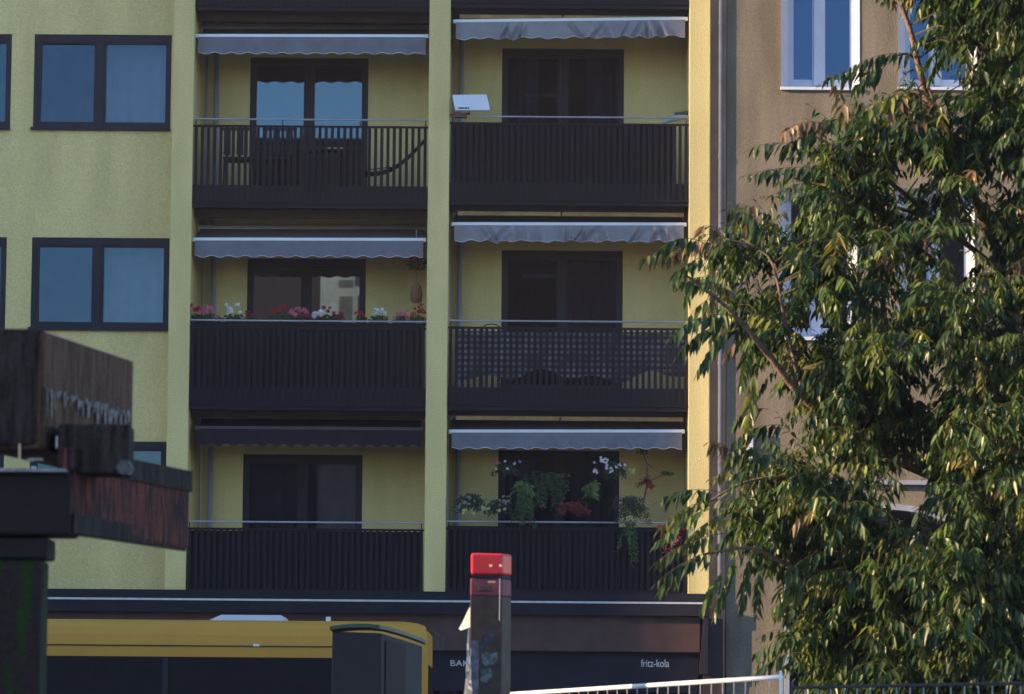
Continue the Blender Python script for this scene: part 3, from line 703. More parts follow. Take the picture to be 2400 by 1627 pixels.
vine("red_trailing_plant", 1345, 1180, .16, .25, 16, "dark red trailing plant in the middle of the lowest right rail", m=RDP, yo=0)
vine("red_hanging_plant", 1570, 1232, .5, .14, 12, "red-leaved plant drooping below the rail beside the right pillar", m=RDP, yo=.02, blossoms=[(1584, 1266, .03, FPINK, 5)])
vine("hanging_red_flower", 1518, 1120, .14, .05, 5, "bright red hanging flower close to the right pillar on the lowest balcony", m=RDP, yo=-.2, blossoms=[(1524, 1142, .025, FRED, 9)])
vine("dark_foliage_mass", 1290, 1110, .5, .35, 30, "mass of dark hanging foliage filling the lowest right balcony opening", m=DG, yo=-.15)
c0 = P(1541, 1231, YF - .03); c1 = P(1610, 1243, YF - .03)
tag(MB().box(c0.x, c1.x, YF - .03, YF - .005, c1.z, c0.z).build("red_cloth", cloth("red_cloth", (.20, .02, .03), .1), bevel=.004), "dark red cloth laid over the rail beside the right pillar", "cloth")
st = MB(); pts = [P(1508, 1178, YF + .3), P(1518, 1130, YF + .3), P(1516, 1085, YF + .3), P(1506, 1058, YF + .3)]; st.tube(pts, .012, 6)
st.tube([pts[1], P(1560, 1110, YF + .3)], .006, 5); st.tube([pts[2], P(1528, 1096, YF + .3)], .006, 5)
o = thing("potted_shrub", tuple(pts[0]), "bare reddish-stemmed shrub against the yellow wall on the lowest right balcony", "plant"); st.build("stem", mat("red_stem", (.12, .05, .05), .8), o)
f = MB(); c = P(1562, 1110, YF + .3); blob_cluster(f, c, .1, .05, .03, 60, .02, rnd); blob_cluster(f, P(1505, 1060, YF + .3), .09, .05, .04, 60, .02, rnd); f.build("leaves", GREEN, o)
# chair hoop on middle right balcony
c = P(1152, 768, YF + .3)
hp = MB(); hp.tube([(c.x + .12 * math.cos(t), c.y, c.z - .02 + .07 * math.sin(t)) for t in [math.pi * i / 10 for i in range(11)]], .008, 6)
hp.tube([(c.x - .12, c.y, c.z - .85), (c.x - .12, c.y, c.z - .02)], .008, 6); hp.tube([(c.x + .12, c.y, c.z - .85), (c.x + .12, c.y, c.z - .02)], .008, 6)
hp.box(c.x - .15, c.x + .15, c.y, c.y + .3, c.z - .5, c.z - .47)
tag(hp.build("wire_chair", DARK), "dark chair whose round back loop shows above the middle right railing", "chair")

# ================================================================== BUS
YBUS = 44.0
bx1 = X(1004, 1480, YBUS); bz = Z(500, 1452, YBUS); L = 12.0; bx0 = bx1 - L
YEL = mat("bus_yellow", (.50, .24, .018), .55, var=.03, scale=2, spec=.5, fine=.04)
bus = thing("city_bus", (bx0 + 6, YBUS + 1.2, 0), "yellow city bus with dark window band passing in front of the shops", "bus")
W = 2.5
def bus_section(zz): pass
# body profile (y,z) extruded along x with a rounded front
prof = [(0, .35), (0, bz - .28), (.015, bz - .18), (.06, bz - .09), (.14, bz - .03), (.26, bz), (W - .26, bz), (W - .14, bz - .03), (W - .06, bz - .09), (W, bz - .28), (W, .35)]
vs = []; fs = []; n = len(prof)
stations = [(bx0, .9), (bx0 + .12, 1)] + [(bx1 - .30, 1), (bx1 - .14, .985), (bx1 - .05, .96), (bx1, .90)]
for (x_, s_) in stations:
    for (y_, z_) in prof:
        yy = W / 2 + (y_ - W / 2) * (.97 + .03 * s_) ; zz = z_ - (1 - s_) * 1.3 * max(0, (z_ - 1.5) / (bz - 1.5)) * .9
        vs.append((x_, YBUS + yy, zz))
for i in range(len(stations) - 1):
    for j in range(n - 1): fs.append((i * n + j, (i + 1) * n + j, (i + 1) * n + j + 1, i * n + j + 1))
    fs.append((i * n + n - 1, (i + 1) * n + n - 1, (i + 1) * n, i * n))
fs += [tuple(reversed(range(n))), tuple(range((len(stations) - 1) * n, len(stations) * n))]
MB().add(vs, fs).build("body", YEL, bus)
z540 = Z(500, 1540, YBUS); z513 = Z(500, 1514, YBUS)
MB().box(bx0 + .1, bx1 - .17, YBUS - .012, YBUS - .003, 1.05, z540).build("window_band", mat("tinted_glass_black", (.006, .006, .009), .6, var=.1, spec=.12), bus)
MB().box(bx0 + .1, bx1 - .35, YBUS - .008, YBUS - .002, z513 - .008, z513 + .006).build("roof_seam", DARK, bus)
for t in (.25, .5, .75): MB().box(lerp(bx0, bx1, t) - .03, lerp(bx0, bx1, t) + .03, YBUS - .02, YBUS - .0125, 1.05, z540 - .003).build("window_pillar", DARK, bus)
c = P(600, 1514, YBUS); MB().box(c.x - .03, c.x + .04, YBUS - .02, YBUS - .009, c.z - .005, c.z + .02).build("seam_catch", ALU, bus)
a, b = X(488, 1448, YBUS + .8), X(672, 1448, YBUS + .8); h = Z(560, 1442, YBUS + .8)
MB().hexa([(a, YBUS + .6, bz), (b, YBUS + .6, bz), (b, YBUS + 1.9, bz), (a, YBUS + 1.9, bz), (a + .16, YBUS + .7, h), (b - .06, YBUS + .7, h), (b - .06, YBUS + 1.8, h), (a + .16, YBUS + 1.8, h)]).build("roof_air_unit", mat("pale_grey_grp", (.50, .49, .52), .6, var=.05), bus)
c = P(769, 1449, YBUS + .8); MB().box(c.x - .025, c.x + .03, YBUS + .78, YBUS + .82, bz, c.z + .015).build("roof_marker", ALU, bus)
MB().box(bx1 - .035, bx1 + .012, YBUS + .1, YBUS + W - .1, 1.0, bz - .5).build("windscreen", MATS["tinted_glass_black"], bus)
for x_ in (bx1 - 2.7, bx0 + 3.2):
    for y_ in (YBUS - .02, YBUS + W - .27):
        wv = MB().tube([(x_, y_, .49), (x_, y_ + .29, .49)], .48, 24); wo = wv.build("wheel", mat("tyre", (.02, .02, .02), .9), bus)
        MB().tube([(x_, y_ - .01, .49), (x_, y_ + .02, .49)], .26, 16).build("rim", STEEL, wo)
for y_ in (.35, W - .35):
    MB().box(bx1 - .06, bx1 + .03, YBUS + y_ - .15, YBUS + y_ + .15, .6, .78).build("headlight", ALU, bus)
# mirror arm in front of the cab
m0, m1 = P(1006, 1476, YBUS + .2), P(1028, 1492, YBUS + .1)
MB().tube([m0 - Vector((.06, 0, 0)), m0.lerp(m1, .6) + Vector((0, 0, .015)), m1], .012, 6).box(m1.x - .02, m1.x + .06, m1.y - .1, m1.y + .06, m1.z - .16, m1.z - .0).build("wing_mirror", mat("mirror_brown", (.06, .045, .04), .6), bus)

# ================================================================== STREET FURNITURE
# dark cabinet with curved lid
YK = 30.0
o = thing("utility_kiosk", tuple(P(885, 1700, YK)[:2]) + (0,), "dark green street kiosk with a low curved lid standing in front of the bus", "kiosk")
xa, xm_, xb = X(778, 1540, YK), X(893, 1540, YK), X(987, 1540, YK)
zl = Z(780, 1474, YK); zm = Z(893, 1470, YK); zrr = Z(987, 1502, YK)
KM = mat("kiosk_paint", (.018, .018, .026), .6, var=.12, scale=3, spec=.3, fine=.15)
fr = [(xa, YK), (xm_, YK), (xb, YK + .45), (xb - .3, YK + 1.1), (xa, YK + .75)]
tz = [zl - .02, zl - .03, zrr - .03, zrr - .03, zl - .02]
vs = [(x_, y_, .12) for x_, y_ in fr] + [(x_, y_, z_) for (x_, y_), z_ in zip(fr, tz)]
MB().add(vs, [(0, 1, 6, 5), (1, 2, 7, 6), (2, 3, 8, 7), (3, 4, 9, 8), (4, 0, 5, 9), (5, 6, 7, 8, 9), (4, 3, 2, 1, 0)]).build("body", KM, o, bevel=.01)
vs = []; lid = [(773, 1468), (800, 1464), (830, 1462), (860, 1462), (890, 1465), (920, 1472), (950, 1481), (991, 1496)]
nn = len(lid); 
for (u, v) in lid: 
    yk = YK - .04 + max(0, (u - 893) / 94) * .45; p_ = P(u, v, yk); vs += [(p_.x, yk, p_.z), (p_.x, yk, p_.z - .028)]
for (u, v) in lid:
    yk = YK + .85 + max(0, (u - 893) / 94) * .25; p_ = P(u, v, YK); vs += [(p_.x, yk, p_.z + .0), (p_.x, yk, p_.z - .028)]
fs = []
for i in range(nn - 1):
    a0, b0 = 2 * i, 2 * nn + 2 * i
    fs += [(a0 + 1, a0 + 3, a0 + 2, a0), (b0, b0 + 2, b0 + 3, b0 + 1), (a0, a0 + 2, b0 + 2, b0), (a0 + 1, b0 + 1, b0 + 3, a0 + 3)]
fs += [(0, 2 * nn, 2 * nn + 1, 1), (2 * nn - 2, 2 * nn - 1, 4 * nn - 1, 4 * nn - 2)]
MB().add(vs, fs).build("lid", mat("lid_green", (.035, .07, .06), .4, var=.1, spec=.5), o)
p0, p1, p2 = P(905, 1500, YK + .02), P(978, 1520, YK + .42), P(978, 1660, YK + .42)
MB().add([(p0.x, YK + .04, 1.2), (p1.x, YK + .40, 1.2), (p1.x, YK + .40, p1.z), (p0.x, YK + .04, p0.z), ], [(0, 1, 2, 3)]).build("side_panel", mat("side_brown", (.04, .030, .030), .8, var=.2, fine=.2), o)

# red-capped pillar
YP = 20.0
def post_box(pxs, y0, y1, Yc, m, name, parent, bev=.006, mi=None):
    (l, md, r) = pxs; z0, z1 = Z(l, y1, YP), Z(l, y0, YP)
    a, b, c = X(l, 1400, YP), X(md, 1400, YP), X(r, 1400, YP + .05)
    vs = []
    kx = (b - a) * .30
    for z in (z0, z1): vs += [(a, YP, z), (b, YP + kx, z), (c, YP + kx + .09, z), (c - .01, YP + .27, z), (a + .008, YP + .22, z)]
    return MB().add(vs, [(4, 3, 2, 1, 0), (5, 6, 7, 8, 9), (0, 1, 6, 5), (1, 2, 7, 6), (2, 3, 8, 7), (3, 4, 9, 8), (4, 0, 5, 9)]).build(name, m, parent, bevel=bev)
o = thing("call_post", (X(1150, 1500, YP), YP + .1, 0), "brown metal pillar with a bright red cap and torn stickers", "pillar")
PB = mat("post_brown", (.050, .032, .027), .55, var=.25, scale=14, spec=.3, fine=.2)
RC = mat("red_cap_plastic", (.72, .02, .028), .35, var=.06, scale=8, spec=.5)
post_box((1103, 1178, 1199), 1296, 1347, 0, RC, "cap", o, .012)
post_box((1105, 1176, 1197), 1347.5, 1355, 0, DARK, "gap_collar", o, .001)
post_box((1102, 1177, 1198), 1355.5, 1396, 0, mat("faded_red", (.19, .05, .07), .6, var=.2, scale=12, fine=.15), "red_band", o)
post_box((1102, 1177, 1198), 1396.3, 2600, 0, PB, "body", o)
c = P(1137, 1379, YP); MB().box(c.x - .035, c.x + .035, YP - .004, YP + .02, c.z - .013, c.z + .013).build("slot", DARK, o, bevel=.003)
for px in (1150, 1173):
    c = P(px, 1326, YP); MB().box(c.x - .008, c.x + .008, YP - .003, YP + .002, c.z - .006, c.z + .006).build("cap_mark", mat("faded_mark", (.55, .30, .30), .8), o)
c = P(1152, 1364, YP); MB().box(c.x - .02, c.x + .02, YP - .002, YP + .002, c.z - .005, c.z + .004).build("faint_plate", mat("faint_grey", (.22, .16, .17), .8), o)
c = P(1170.5, 1356, YP); c2 = P(1170.5, 1455, YP); MB().box(c.x, c.x + .0035, YP - .006, YP + .002, c2.z, c.z).build("door_edge", STEEL, o)
stm = [mat("sticker_grey", (.10, .10, .14), .7, var=.3, scale=25, fine=.3), mat("sticker_blue", (.035, .045, .08), .7, var=.4, scale=30), mat("sticker_teal", (.07, .095, .105), .7, var=.6, scale=35, fine=.3)]
def patch(poly, m, nm="sticker", off=.003):
    pts_ = [P(u, v, YP) for u, v in poly]; xl_ = X(1102, 1400, YP)
    mb_ = MB().prism([(p_.x, p_.z) for p_ in pts_], 0, .002); mb_.v = [(x_, YP - off + y_ + (x_ - xl_) * .30, z_) for x_, y_, z_ in mb_.v]; mb_.build(nm, m, o)
patch([(1105, 1500), (1122, 1503), (1121, 1650), (1106, 1650)], stm[0])
patch([(1123, 1518), (1140, 1490), (1152, 1482), (1160, 1490), (1141, 1510), (1126, 1525)], stm[1], off=.005)
patch([(1128, 1533), (1140, 1527), (1150, 1532), (1165, 1528), (1167, 1548), (1155, 1558), (1138, 1562), (1129, 1552)], stm[2], off=.004)
patch([(1124, 1572), (1150, 1566), (1153, 1585), (1140, 1600), (1126, 1596)], stm[2], off=.006)
# white torn flag/paper and hanging tape on the left side
o2 = thing("white_pennant", tuple(P(1098, 1440, YP)), "torn white paper pennant sticking out from the left edge of the red-capped pillar", "paper")
pl = [P(u, v, YP + .03) for u, v in ((1103, 1420), (1096, 1432), (1084, 1458), (1075, 1474), (1080, 1478), (1103, 1470))]
MB().prism([(p_.x, p_.z) for p_ in pl][::-1], YP + .028, YP + .032).build("sheet", mat("white_paper", (.85, .84, .78), .7, var=.02), o2)
tp = MB(); 
for (u0, u1, v0, v1) in ((1099, 1092, 1475, 1640), (1102, 1100, 1520, 1640), (1096, 1104, 1545, 1640)):
    A_, B_ = P(u0, v0, YP - .01), P(u1, v1, YP - .01); nseg = 10; vs = []
    for i in range(nseg + 1):
        q_ = A_.lerp(B_, i / nseg) + Vector((rnd.uniform(-.003, .003), rnd.uniform(-.01, .01), 0)); wd_ = .004 + .006 * i / nseg
        vs += [q_ - Vector((wd_, 0, 0)), q_ + Vector((wd_, .004, 0))]
    tp.add(vs, [(2 * i, 2 * i + 2, 2 * i + 3, 2 * i + 1) for i in range(nseg)])
tag(tp.build("torn_tape", mat("pale_tape", (.60, .52, .45), .7, var=.3, scale=20)), "torn pale tape strips hanging down the left edge of the red-capped pillar", "tape")

# fence
fa, fb = P(1150, 1630, 22.6), P(1830, 1587, 18.7)
def fence(A_, B_, lab, m, hpost=True, n=29, r=.012, zb_=.3):
    A_, B_ = Vector(A_), Vector(B_)
    o = thing("mesh_fence", ((A_ + B_) / 2)[:2] + (0,), lab, "fence", "construction fence panels")
    MB().tube([A_, B_], r, 10).build("top_rail", m, o, smooth=True)
    d = B_ - A_; wm_ = MB()
    for i in range(1, n): p_ = A_ + d * (i / n); wm_.tube([p_ + Vector((0, 0, -.01)), Vector((p_.x, p_.y, zb_))], .003, 4)
    for k in range(1, 6): wm_.tube([A_ - Vector((0, 0, .3 * k)), B_ - Vector((0, 0, .3 * k))], .003, 4)
    wm_.build("wire_mesh", STEEL, o)
    for e in (A_, B_): MB().tube([(e.x, e.y, .12), (e.x, e.y, e.z + .03)], .007, 8).build("post", m, o, smooth=True)
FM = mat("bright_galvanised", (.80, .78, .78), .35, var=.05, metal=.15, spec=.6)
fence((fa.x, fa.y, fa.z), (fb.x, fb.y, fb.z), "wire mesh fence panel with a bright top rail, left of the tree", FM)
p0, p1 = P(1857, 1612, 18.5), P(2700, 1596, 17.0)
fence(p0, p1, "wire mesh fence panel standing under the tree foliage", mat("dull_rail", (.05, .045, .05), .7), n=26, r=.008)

# ================================================================== WOODEN FOREGROUND STRUCTURE
YS = 12.0
WOOD = mat("dark_weathered_wood", (.038, .028, .026), .9, var=.45, scale=5, stretch=(9, 9, 1.2), bump=.5, spec=.1, fine=.25, fscale=120)
WRED = mat("reddish_wood", (.17, .048, .036), .9, scale=7, stretch=(14, 8, 1.0), bump=.5, spec=.1, col2=(.032, .022, .024), lo=.42, hi=.60, fine=.25, fscale=140)
o = thing("timber_frame", (X(40, 1500, YS), YS, 0), "weathered dark timber post with two heavy crossbeams, out of focus in the left foreground", "timber frame")
def obeam(near, far, Y0, Y1, dep, m, name, bev=.01):
    """near/far: (px, ytop, ybot) ends of visible side face"""
    n0, n1 = P(near[0], near[1], Y0), P(near[0], near[2], Y0); f0, f1 = P(far[0], far[1], Y1), P(far[0], far[2], Y1)
    d = Vector((f0.x - n0.x, f0.y - n0.y, 0)).normalized(); s = Vector((-d.y, d.x, 0)) * dep
    if s.x > 0: s = -s
    n0.x, n0.y = n1.x, n1.y; f0.x, f0.y = f1.x, f1.y; f0.z = n0.z * 1; f1.z = n1.z
    return MB().hexa([n1, f1, f1 + s, n1 + s, n0, f0, f0 + s, n0 + s]).build(name, m, o, bevel=bev)
# choose far depth so that a level top edge meets the photo's slope
def far_depth(n, f, Y0):
    z = Z(n[0], n[1], Y0) - 1.7
    v = P(f[0], f[1], 1.0); return z / (v.z - 1.7)
n_, f_ = (98, 775, 1052), (310, 846, 1086)
Yf = far_depth(n_, f_, YS)
ub = obeam(n_, f_, YS, Yf, .22, mat("upper_beam_wood", (.10, .055, .038), .9, var=.4, scale=5, stretch=(7, 7, 1.0), bump=.5, spec=.1, fine=.25, fscale=120), "upper_beam")
a, b = P(-40, 768, YS), P(98, 1052, YS); MB().box(a.x, b.x - .002, YS + .003, YS + .25, b.z + .01, Z(40, 770, YS)).build("beam_end_block", WOOD, o, bevel=.008)
# chalky drip stains on the upper beam: thin paint runs
dr = MB(); n0, f0 = P(98, 775, YS), P(310, 775, Yf); r2 = random.Random(5)
nv = Vector((f0.y - n0.y, -(f0.x - n0.x), 0)).normalized() * .016
if nv.y > 0: nv = -nv
for i in range(34):
    t = r2.random(); t = .02 + .95 * i / 34 + r2.uniform(-.01, .01); Yc = lerp(YS, Yf, t)
    px = None
    xx = lerp(n0.x, f0.x, t); zt = Z(98, 912, YS) + r2.uniform(-.008, .008); ln = r2.choice([.015, .02, .03, .05, .09]) ; w_ = r2.uniform(.003, .011)
    u = Vector((f0.x - n0.x, f0.y - n0.y, 0)).normalized(); c_ = Vector((xx, Yc, 0)) + nv
    dr.add([c_ - u * w_ * 2 + Vector((0, 0, zt)), c_ + u * w_ * 2 + Vector((0, 0, zt + .004)), c_ + u * w_ * .7 + Vector((0, 0, zt - ln)), c_ - u * w_ * .7 + Vector((0, 0, zt - ln))], [(0, 1, 2, 3)])
dr.build("paint_runs", mat("chalky_runs", (.17, .15, .145), .9, var=.6, scale=60), o)
n_, f_ = (166, 1040, 1232), (446, 1106, 1262)
Yf2 = far_depth((166, 1046, 0), (446, 1104, 0), YS)
lb = obeam((166, 1046, 1250), f_, YS, Yf2, .05, WRED, "lower_beam", .018)
# darker cap plank along the lower beam's top and foot plank under it
def side_plank(n, f, Y0, Y1, m, name, t=.012):
    a_, b_ = P(n[0], n[1], Y0), P(n[0], n[2], Y0); c_ = P(f[0], n[1], Y1); d = Vector((c_.x - a_.x, c_.y - a_.y, 0)); nn_ = Vector((d.y, -d.x, 0)).normalized() * t
    if nn_.y > 0: nn_ = -nn_
    e = Vector((a_.x, a_.y, 0)); g = e + d
    MB().hexa([e + nn_ + Vector((0, 0, b_.z)), g + nn_ + Vector((0, 0, b_.z)), g + Vector((0, 0, b_.z)), e + Vector((0, 0, b_.z)),
               e + nn_ + Vector((0, 0, a_.z)), g + nn_ + Vector((0, 0, a_.z)), g + Vector((0, 0, a_.z)), e + Vector((0, 0, a_.z))]).build(name, m, o, bevel=.003)
side_plank((166, 1047, 1100), (446, 1104, 0), YS - .001, Yf2 - .001, WOOD, "cap_plank")
side_plank((166, 1205, 1251), (430, 1104, 0), YS - .001, Yf2 - .001, WOOD, "foot_plank")
e0 = P(446, 1180, Yf2)
MB().tube([(e0.x - .02, e0.y - .012, Z(446, 1240, Yf2)), (e0.x - .02, e0.y - .012, Z(446, 1112, Yf2))], .012, 8).build("beam_end_highlight", mat("highlight_grey", (.26, .23, .22), .7, var=.5, scale=20, fine=.3), o)  # pale strip drawn as the highlight on the rounded beam end
# link piece between the beams
a, b = P(135, 1030, YS + .02), P(300, 1110, YS + .02)
MB().box(a.x, b.x, YS + .03, YS + .2, b.z, a.z + .05).build("spacer_block", WOOD, o, bevel=.006)
c = P(290, 1095, YS - .03)
MB().tube([(c.x, c.y, c.z), (c.x, c.y + .1, c.z)], .024, 6).build("bolt", mat("grey_bolt", (.085, .085, .09), .6, var=.3, scale=40), o)
# post and lower block
a, b = P(-60, 1110, YS), P(166, 1255, YS); MB().box(a.x, b.x, YS - .02, YS + .22, b.z, a.z).build("beam_root_block", mat("dark_block", (.020, .014, .015), .9, var=.15, fine=.2, fscale=120), o, bevel=.01)
a, b = P(-60, 1257, YS), P(112, 1310, YS); MB().box(a.x, b.x, YS - .0, YS + .2, b.z, a.z - .002).build("corbel", MATS["dark_block"], o, bevel=.008)
POSTM = mat("mossy_post_wood", (.035, .024, .024), .9, scale=4, stretch=(5, 5, .8), bump=.6, spec=.1, col2=(.020, .046, .014), lo=.42, hi=.55, fine=.3, fscale=110)
a, b = P(-60, 1310, YS), P(98, 1310, YS); MB().box(a.x, b.x, YS + .01, YS + .19, .12, b.z - .002).build("post", POSTM, o, bevel=.01)
# metal plate on top of the root block
a, b = P(-60, 1098, YS - .03), P(158, 1108, YS - .03); MB().box(a.x, b.x, YS - .05, YS + .05, b.z, a.z).build("steel_plate", mat("worn_plate", (.26, .24, .24), .5, var=.3, scale=25, metal=.3, fine=.3), o, bevel=.002)
c = P(79, 1097, YS - .03); MB().tube([(c.x - .008, c.y, c.z), (c.x + .008, c.y, c.z)], .005, 8).build("rivet", STEEL, o)
for (u, v0, v1, r_, m) in ((46, 1040, 1076, .0035, mat("sunlit_rod", (.66, .48, .33), .5)), (133, 1022, 1050, .0018, STEEL)):  # pale orange of the first rod stands in for sunlight on it
    MB().tube([P(u, v1, YS - .01), P(u, v0, YS - .01)], r_, 8).build("rod", m, o)
c = P(80, 1076, YS); MB().hexa([P(60, 1083, YS), P(103, 1079, YS), P(103, 1079, YS + .05), P(60, 1083, YS + .05), P(62, 1074, YS), P(96, 1073, YS), P(96, 1073, YS + .05), P(62, 1074, YS + .05)]).build("paint_chip", mat("pale_chip", (.30, .26, .22), .8, var=.5, scale=60), o)

# ================================================================== TREE
YT = 25.0
tr = random.Random(21)
T = thing("tree_of_heaven", (P(2420, 1500, 26).x, 26.0, 0), "large leafy ailanthus tree with drooping feathery compound leaves in front of the brown building", "tree")
def leaf_material():
    m = bpy.data.materials.new("ailanthus_leaf"); m.use_nodes = True; n, l = m.node_tree.nodes, m.node_tree.links
    b = n["Principled BSDF"]; b.inputs["Roughness"].default_value = .38; b.inputs["Specular IOR Level"].default_value = .4
    at = n.new("ShaderNodeAttribute"); at.attribute_name = "tint"; l.new(at.outputs["Color"], b.inputs["Base Color"])
    t = n.new("ShaderNodeBsdfTranslucent"); mu = n.new("ShaderNodeVectorMath"); mu.operation = 'MULTIPLY'; mu.inputs[1].default_value = (1.3, 1.5, .6)
    l.new(at.outputs["Color"], mu.inputs[0]); l.new(mu.outputs[0], t.inputs[0])
    mx = n.new("ShaderNodeMixShader"); mx.inputs[0].default_value = .22; o_ = [x for x in n if x.type == 'OUTPUT_MATERIAL'][0]
    l.new(b.outputs[0], mx.inputs[1]); l.new(t.outputs[0], mx.inputs[2]); l.new(mx.outputs[0], o_.inputs[0]); return m
LV, LF, LC = [], [], []
DOWN = Vector((0, 0, -1))
def leaflet(p, d, nrm, ln, wd, col):
    s = d.cross(nrm).normalized(); nn = s.cross(d).normalized(); o_ = len(LV)
    mid1 = p + d * ln * .33 - nn * wd * .10; mid2 = p + (d * .72 + DOWN * .06) * ln - nn * wd * .05; tip = p + (d + DOWN * .16) * ln
    LV.extend([p, p + d * ln * .30 + s * wd * .5 + nn * wd * .12, p + d * ln * .30 - s * wd * .5 + nn * wd * .12, mid1,
               p + (d * .68 + DOWN * .05) * ln + s * wd * .36 + nn * wd * .1, p + (d * .68 + DOWN * .05) * ln - s * wd * .36 + nn * wd * .1, mid2, tip])
    for f in ((0, 1, 3), (0, 3, 2), (1, 4, 6, 3), (3, 6, 5, 2), (4, 7, 6), (6, 7, 5)):
        LF.append(tuple(i + o_ for i in f)); LC.append(col)
stems = MB()
def leafcol(red=0.0):
    r_ = tr.random()
    if tr.random() < red: c = (tr.uniform(.10, .16), tr.uniform(.07, .09), .045)
    elif r_ < .5: c = (.026, .053, .017)
    elif r_ < .85: c = (.052, .088, .022)
    elif r_ < .98: c = (.13, .15, .035)
    else: c = (.15, .13, .04)
    k = tr.uniform(.55, 1.25); return tuple(x * k for x in c)
def compound(p, d, L, droop, red=0.0, scale=1.0):
    pairs = max(4, int(L / tr.uniform(.042, .05))); p = Vector(p); d = d.normalized()
    side = d.cross(Vector((0, 0, 1))); side = side.normalized() if side.length > .1 else Vector((1, 0, 0))
    side = (side + Vector((0, 0, tr.uniform(-.3, .3)))).normalized()
    pts = []; q = p.copy(); dd = d.copy(); n = 14
    for i in range(n + 1):
        pts.append(q.copy()); q = q + dd * (L / n); dd = (dd + DOWN * droop / n).normalized()
    stems.tube(pts[::2], .0026, 4, r1=.001)
    base = leafcol(red)
    for k in range(pairs):
        t = .16 + .84 * k / pairs; i = min(n - 1, int(t * n)); c = pts[i].lerp(pts[i + 1], t * n - i); dr = (pts[i + 1] - pts[i]).normalized()
        ln = (.085 + .045 * math.sin(math.pi * min(1, t * .9 + .1))) * scale * tr.uniform(.85, 1.15)
        if t > .9: ln *= .7
        for s in (-1, 1):
            ld = (side * s * tr.uniform(.35, .75) + dr * .35 + DOWN * tr.uniform(.3, 1.5) + Vector((tr.gauss(0, .18), tr.gauss(0, .18), 0))).normalized()
            up = (Vector((0, 0, 1)) + side * s * .5 + Vector((tr.gauss(0, .5), tr.gauss(0, .5), 0))).normalized()
            v = tr.uniform(.8, 1.2); leaflet(c, ld, up, ln, ln * tr.uniform(.25, .38), tuple(x * v for x in base))
    leaflet(pts[-1], dd, Vector((0, 0, 1)), .06 * scale, .02, base)
limbs_all = []
def limb(pts, r0, r1):
    # catmull-like smoothing
    P_ = [Vector(p) for p in pts]; out = []
    for i in range(len(P_) - 1):
        a, b, c, d = P_[max(i - 1, 0)], P_[i], P_[i + 1], P_[min(i + 2, len(P_) - 1)]
        for j in range(6):
            t = j / 6; out.append(.5 * ((2 * b) + (c - a) * t + (2 * a - 5 * b + 4 * c - d) * t * t + (3 * b - a - 3 * c + d) * t ** 3))
    out.append(P_[-1]); MB().tube(out, r0, 8, r1=r1).build("branch", BARK, T, smooth=True); limbs_all.append(out); return out
BARK = mat("ailanthus_bark", (.17, .115, .09), .85, var=.35, scale=12, stretch=(3, 3, .6), bump=.5)
trunk_pts = [Vector((P(2470, 1500, 26).x, 26, 0)), P(2450, 1640, 26), P(2420, 1300, 26), P(2400, 900, 26), P(2420, 300, 26), P(2440, -200, 26)]
MB().tube(trunk_pts, .16, 14, r1=.05).build("trunk", BARK, T, smooth=True)
limb([P(2410, 1330, 26), P(2290, 1170, 25.6), P(2150, 1090, 25.2), P(1990, 1000, 24.8), P(1890, 940, 24.6), P(1800, 830, 24.4), P(1745, 765, 24.3), P(1680, 700, 24.2), P(1600, 640, 24.0)], .045, .007)
limb([P(1893, 942, 24.6), P(1862, 850, 24.4), P(1838, 740, 24.3), P(1800, 600, 24.2), P(1700, 560, 24.1)], .018, .005)
limb([P(2290, 1170, 25.6), P(2150, 1105, 24.9), P(2060, 1080, 24.7), P(1900, 1110, 24.5), P(1750, 1130, 24.3), P(1640, 1190, 24.1)], .026, .005)
limb([P(2420, 1560, 26), P(2150, 1450, 25.2), P(1960, 1360, 24.7), P(1850, 1325, 24.4), P(1760, 1285, 24.2), P(1650, 1300, 24.0)], .034, .006)
limb([P(2405, 1000, 26), P(2350, 640, 25.6), P(2290, 480, 25.3), P(2225, 340, 25), P(2170, 220, 24.7), P(2130, 60, 24.5), P(2080, -60, 24.4)], .045, .012)
limb([P(2350, 640, 25.6), P(2200, 520, 25.0), P(2050, 400, 24.6), P(1930, 330, 24.4), P(1860, 300, 24.3)], .022, .005)
limb([P(2200, 520, 25.0), P(2050, 470, 24.8), P(1900, 430, 24.5), P(1800, 395, 24.3)], .014, .004)
limb([P(2230, 345, 25), P(2150, 150, 24.9), P(2100, 130, 24.7), P(2020, 160, 24.6)], .014, .004)
limb([P(2415, 450, 26), P(2340, 250, 25.4), P(2300, 60, 25.0), P(2290, -80, 25)], .04, .012)
limb([P(2410, 1200, 26), P(2280, 900, 26.4), P(2140, 740, 26.6), P(2020, 640, 26.6)], .03, .008)
limb([P(2350, 1400, 25.8), P(2200, 1280, 24.6), P(2080, 1230, 24.2), P(1980, 1190, 24.0)], .02, .005)
tw = stems
def whorl(c, out, n, L, red=.03, droop=1.2, scale=1.0, spread=1.0):
    """a twig end with a whorl of compound leaves"""
    out = out.normalized()
    best = min((q for l_ in limbs_all for q in l_), key=lambda q: (q - c).length) if limbs_all else c
    if (best - c).length < .45: m_ = best.lerp(c, .5) + Vector((0, 0, .05)); tw.tube([best, m_, c], .006, 5, r1=.003)
    for i in range(n):
        a = 2 * math.pi * (i + tr.random() * .6) / n; s = out.cross(Vector((0, 0, 1))); s = s.normalized() if s.length > .05 else Vector((1, 0, 0)); u = s.cross(out)
        d = out * tr.uniform(.35, 1.0) + (s * math.cos(a) + u * math.sin(a) * .8) * spread * tr.uniform(.6, 1.0) + Vector((0, 0, .25))
        compound(c - out * tr.uniform(0, .12), d, L * tr.uniform(.75, 1.15), droop * tr.uniform(.7, 1.4), red, scale)
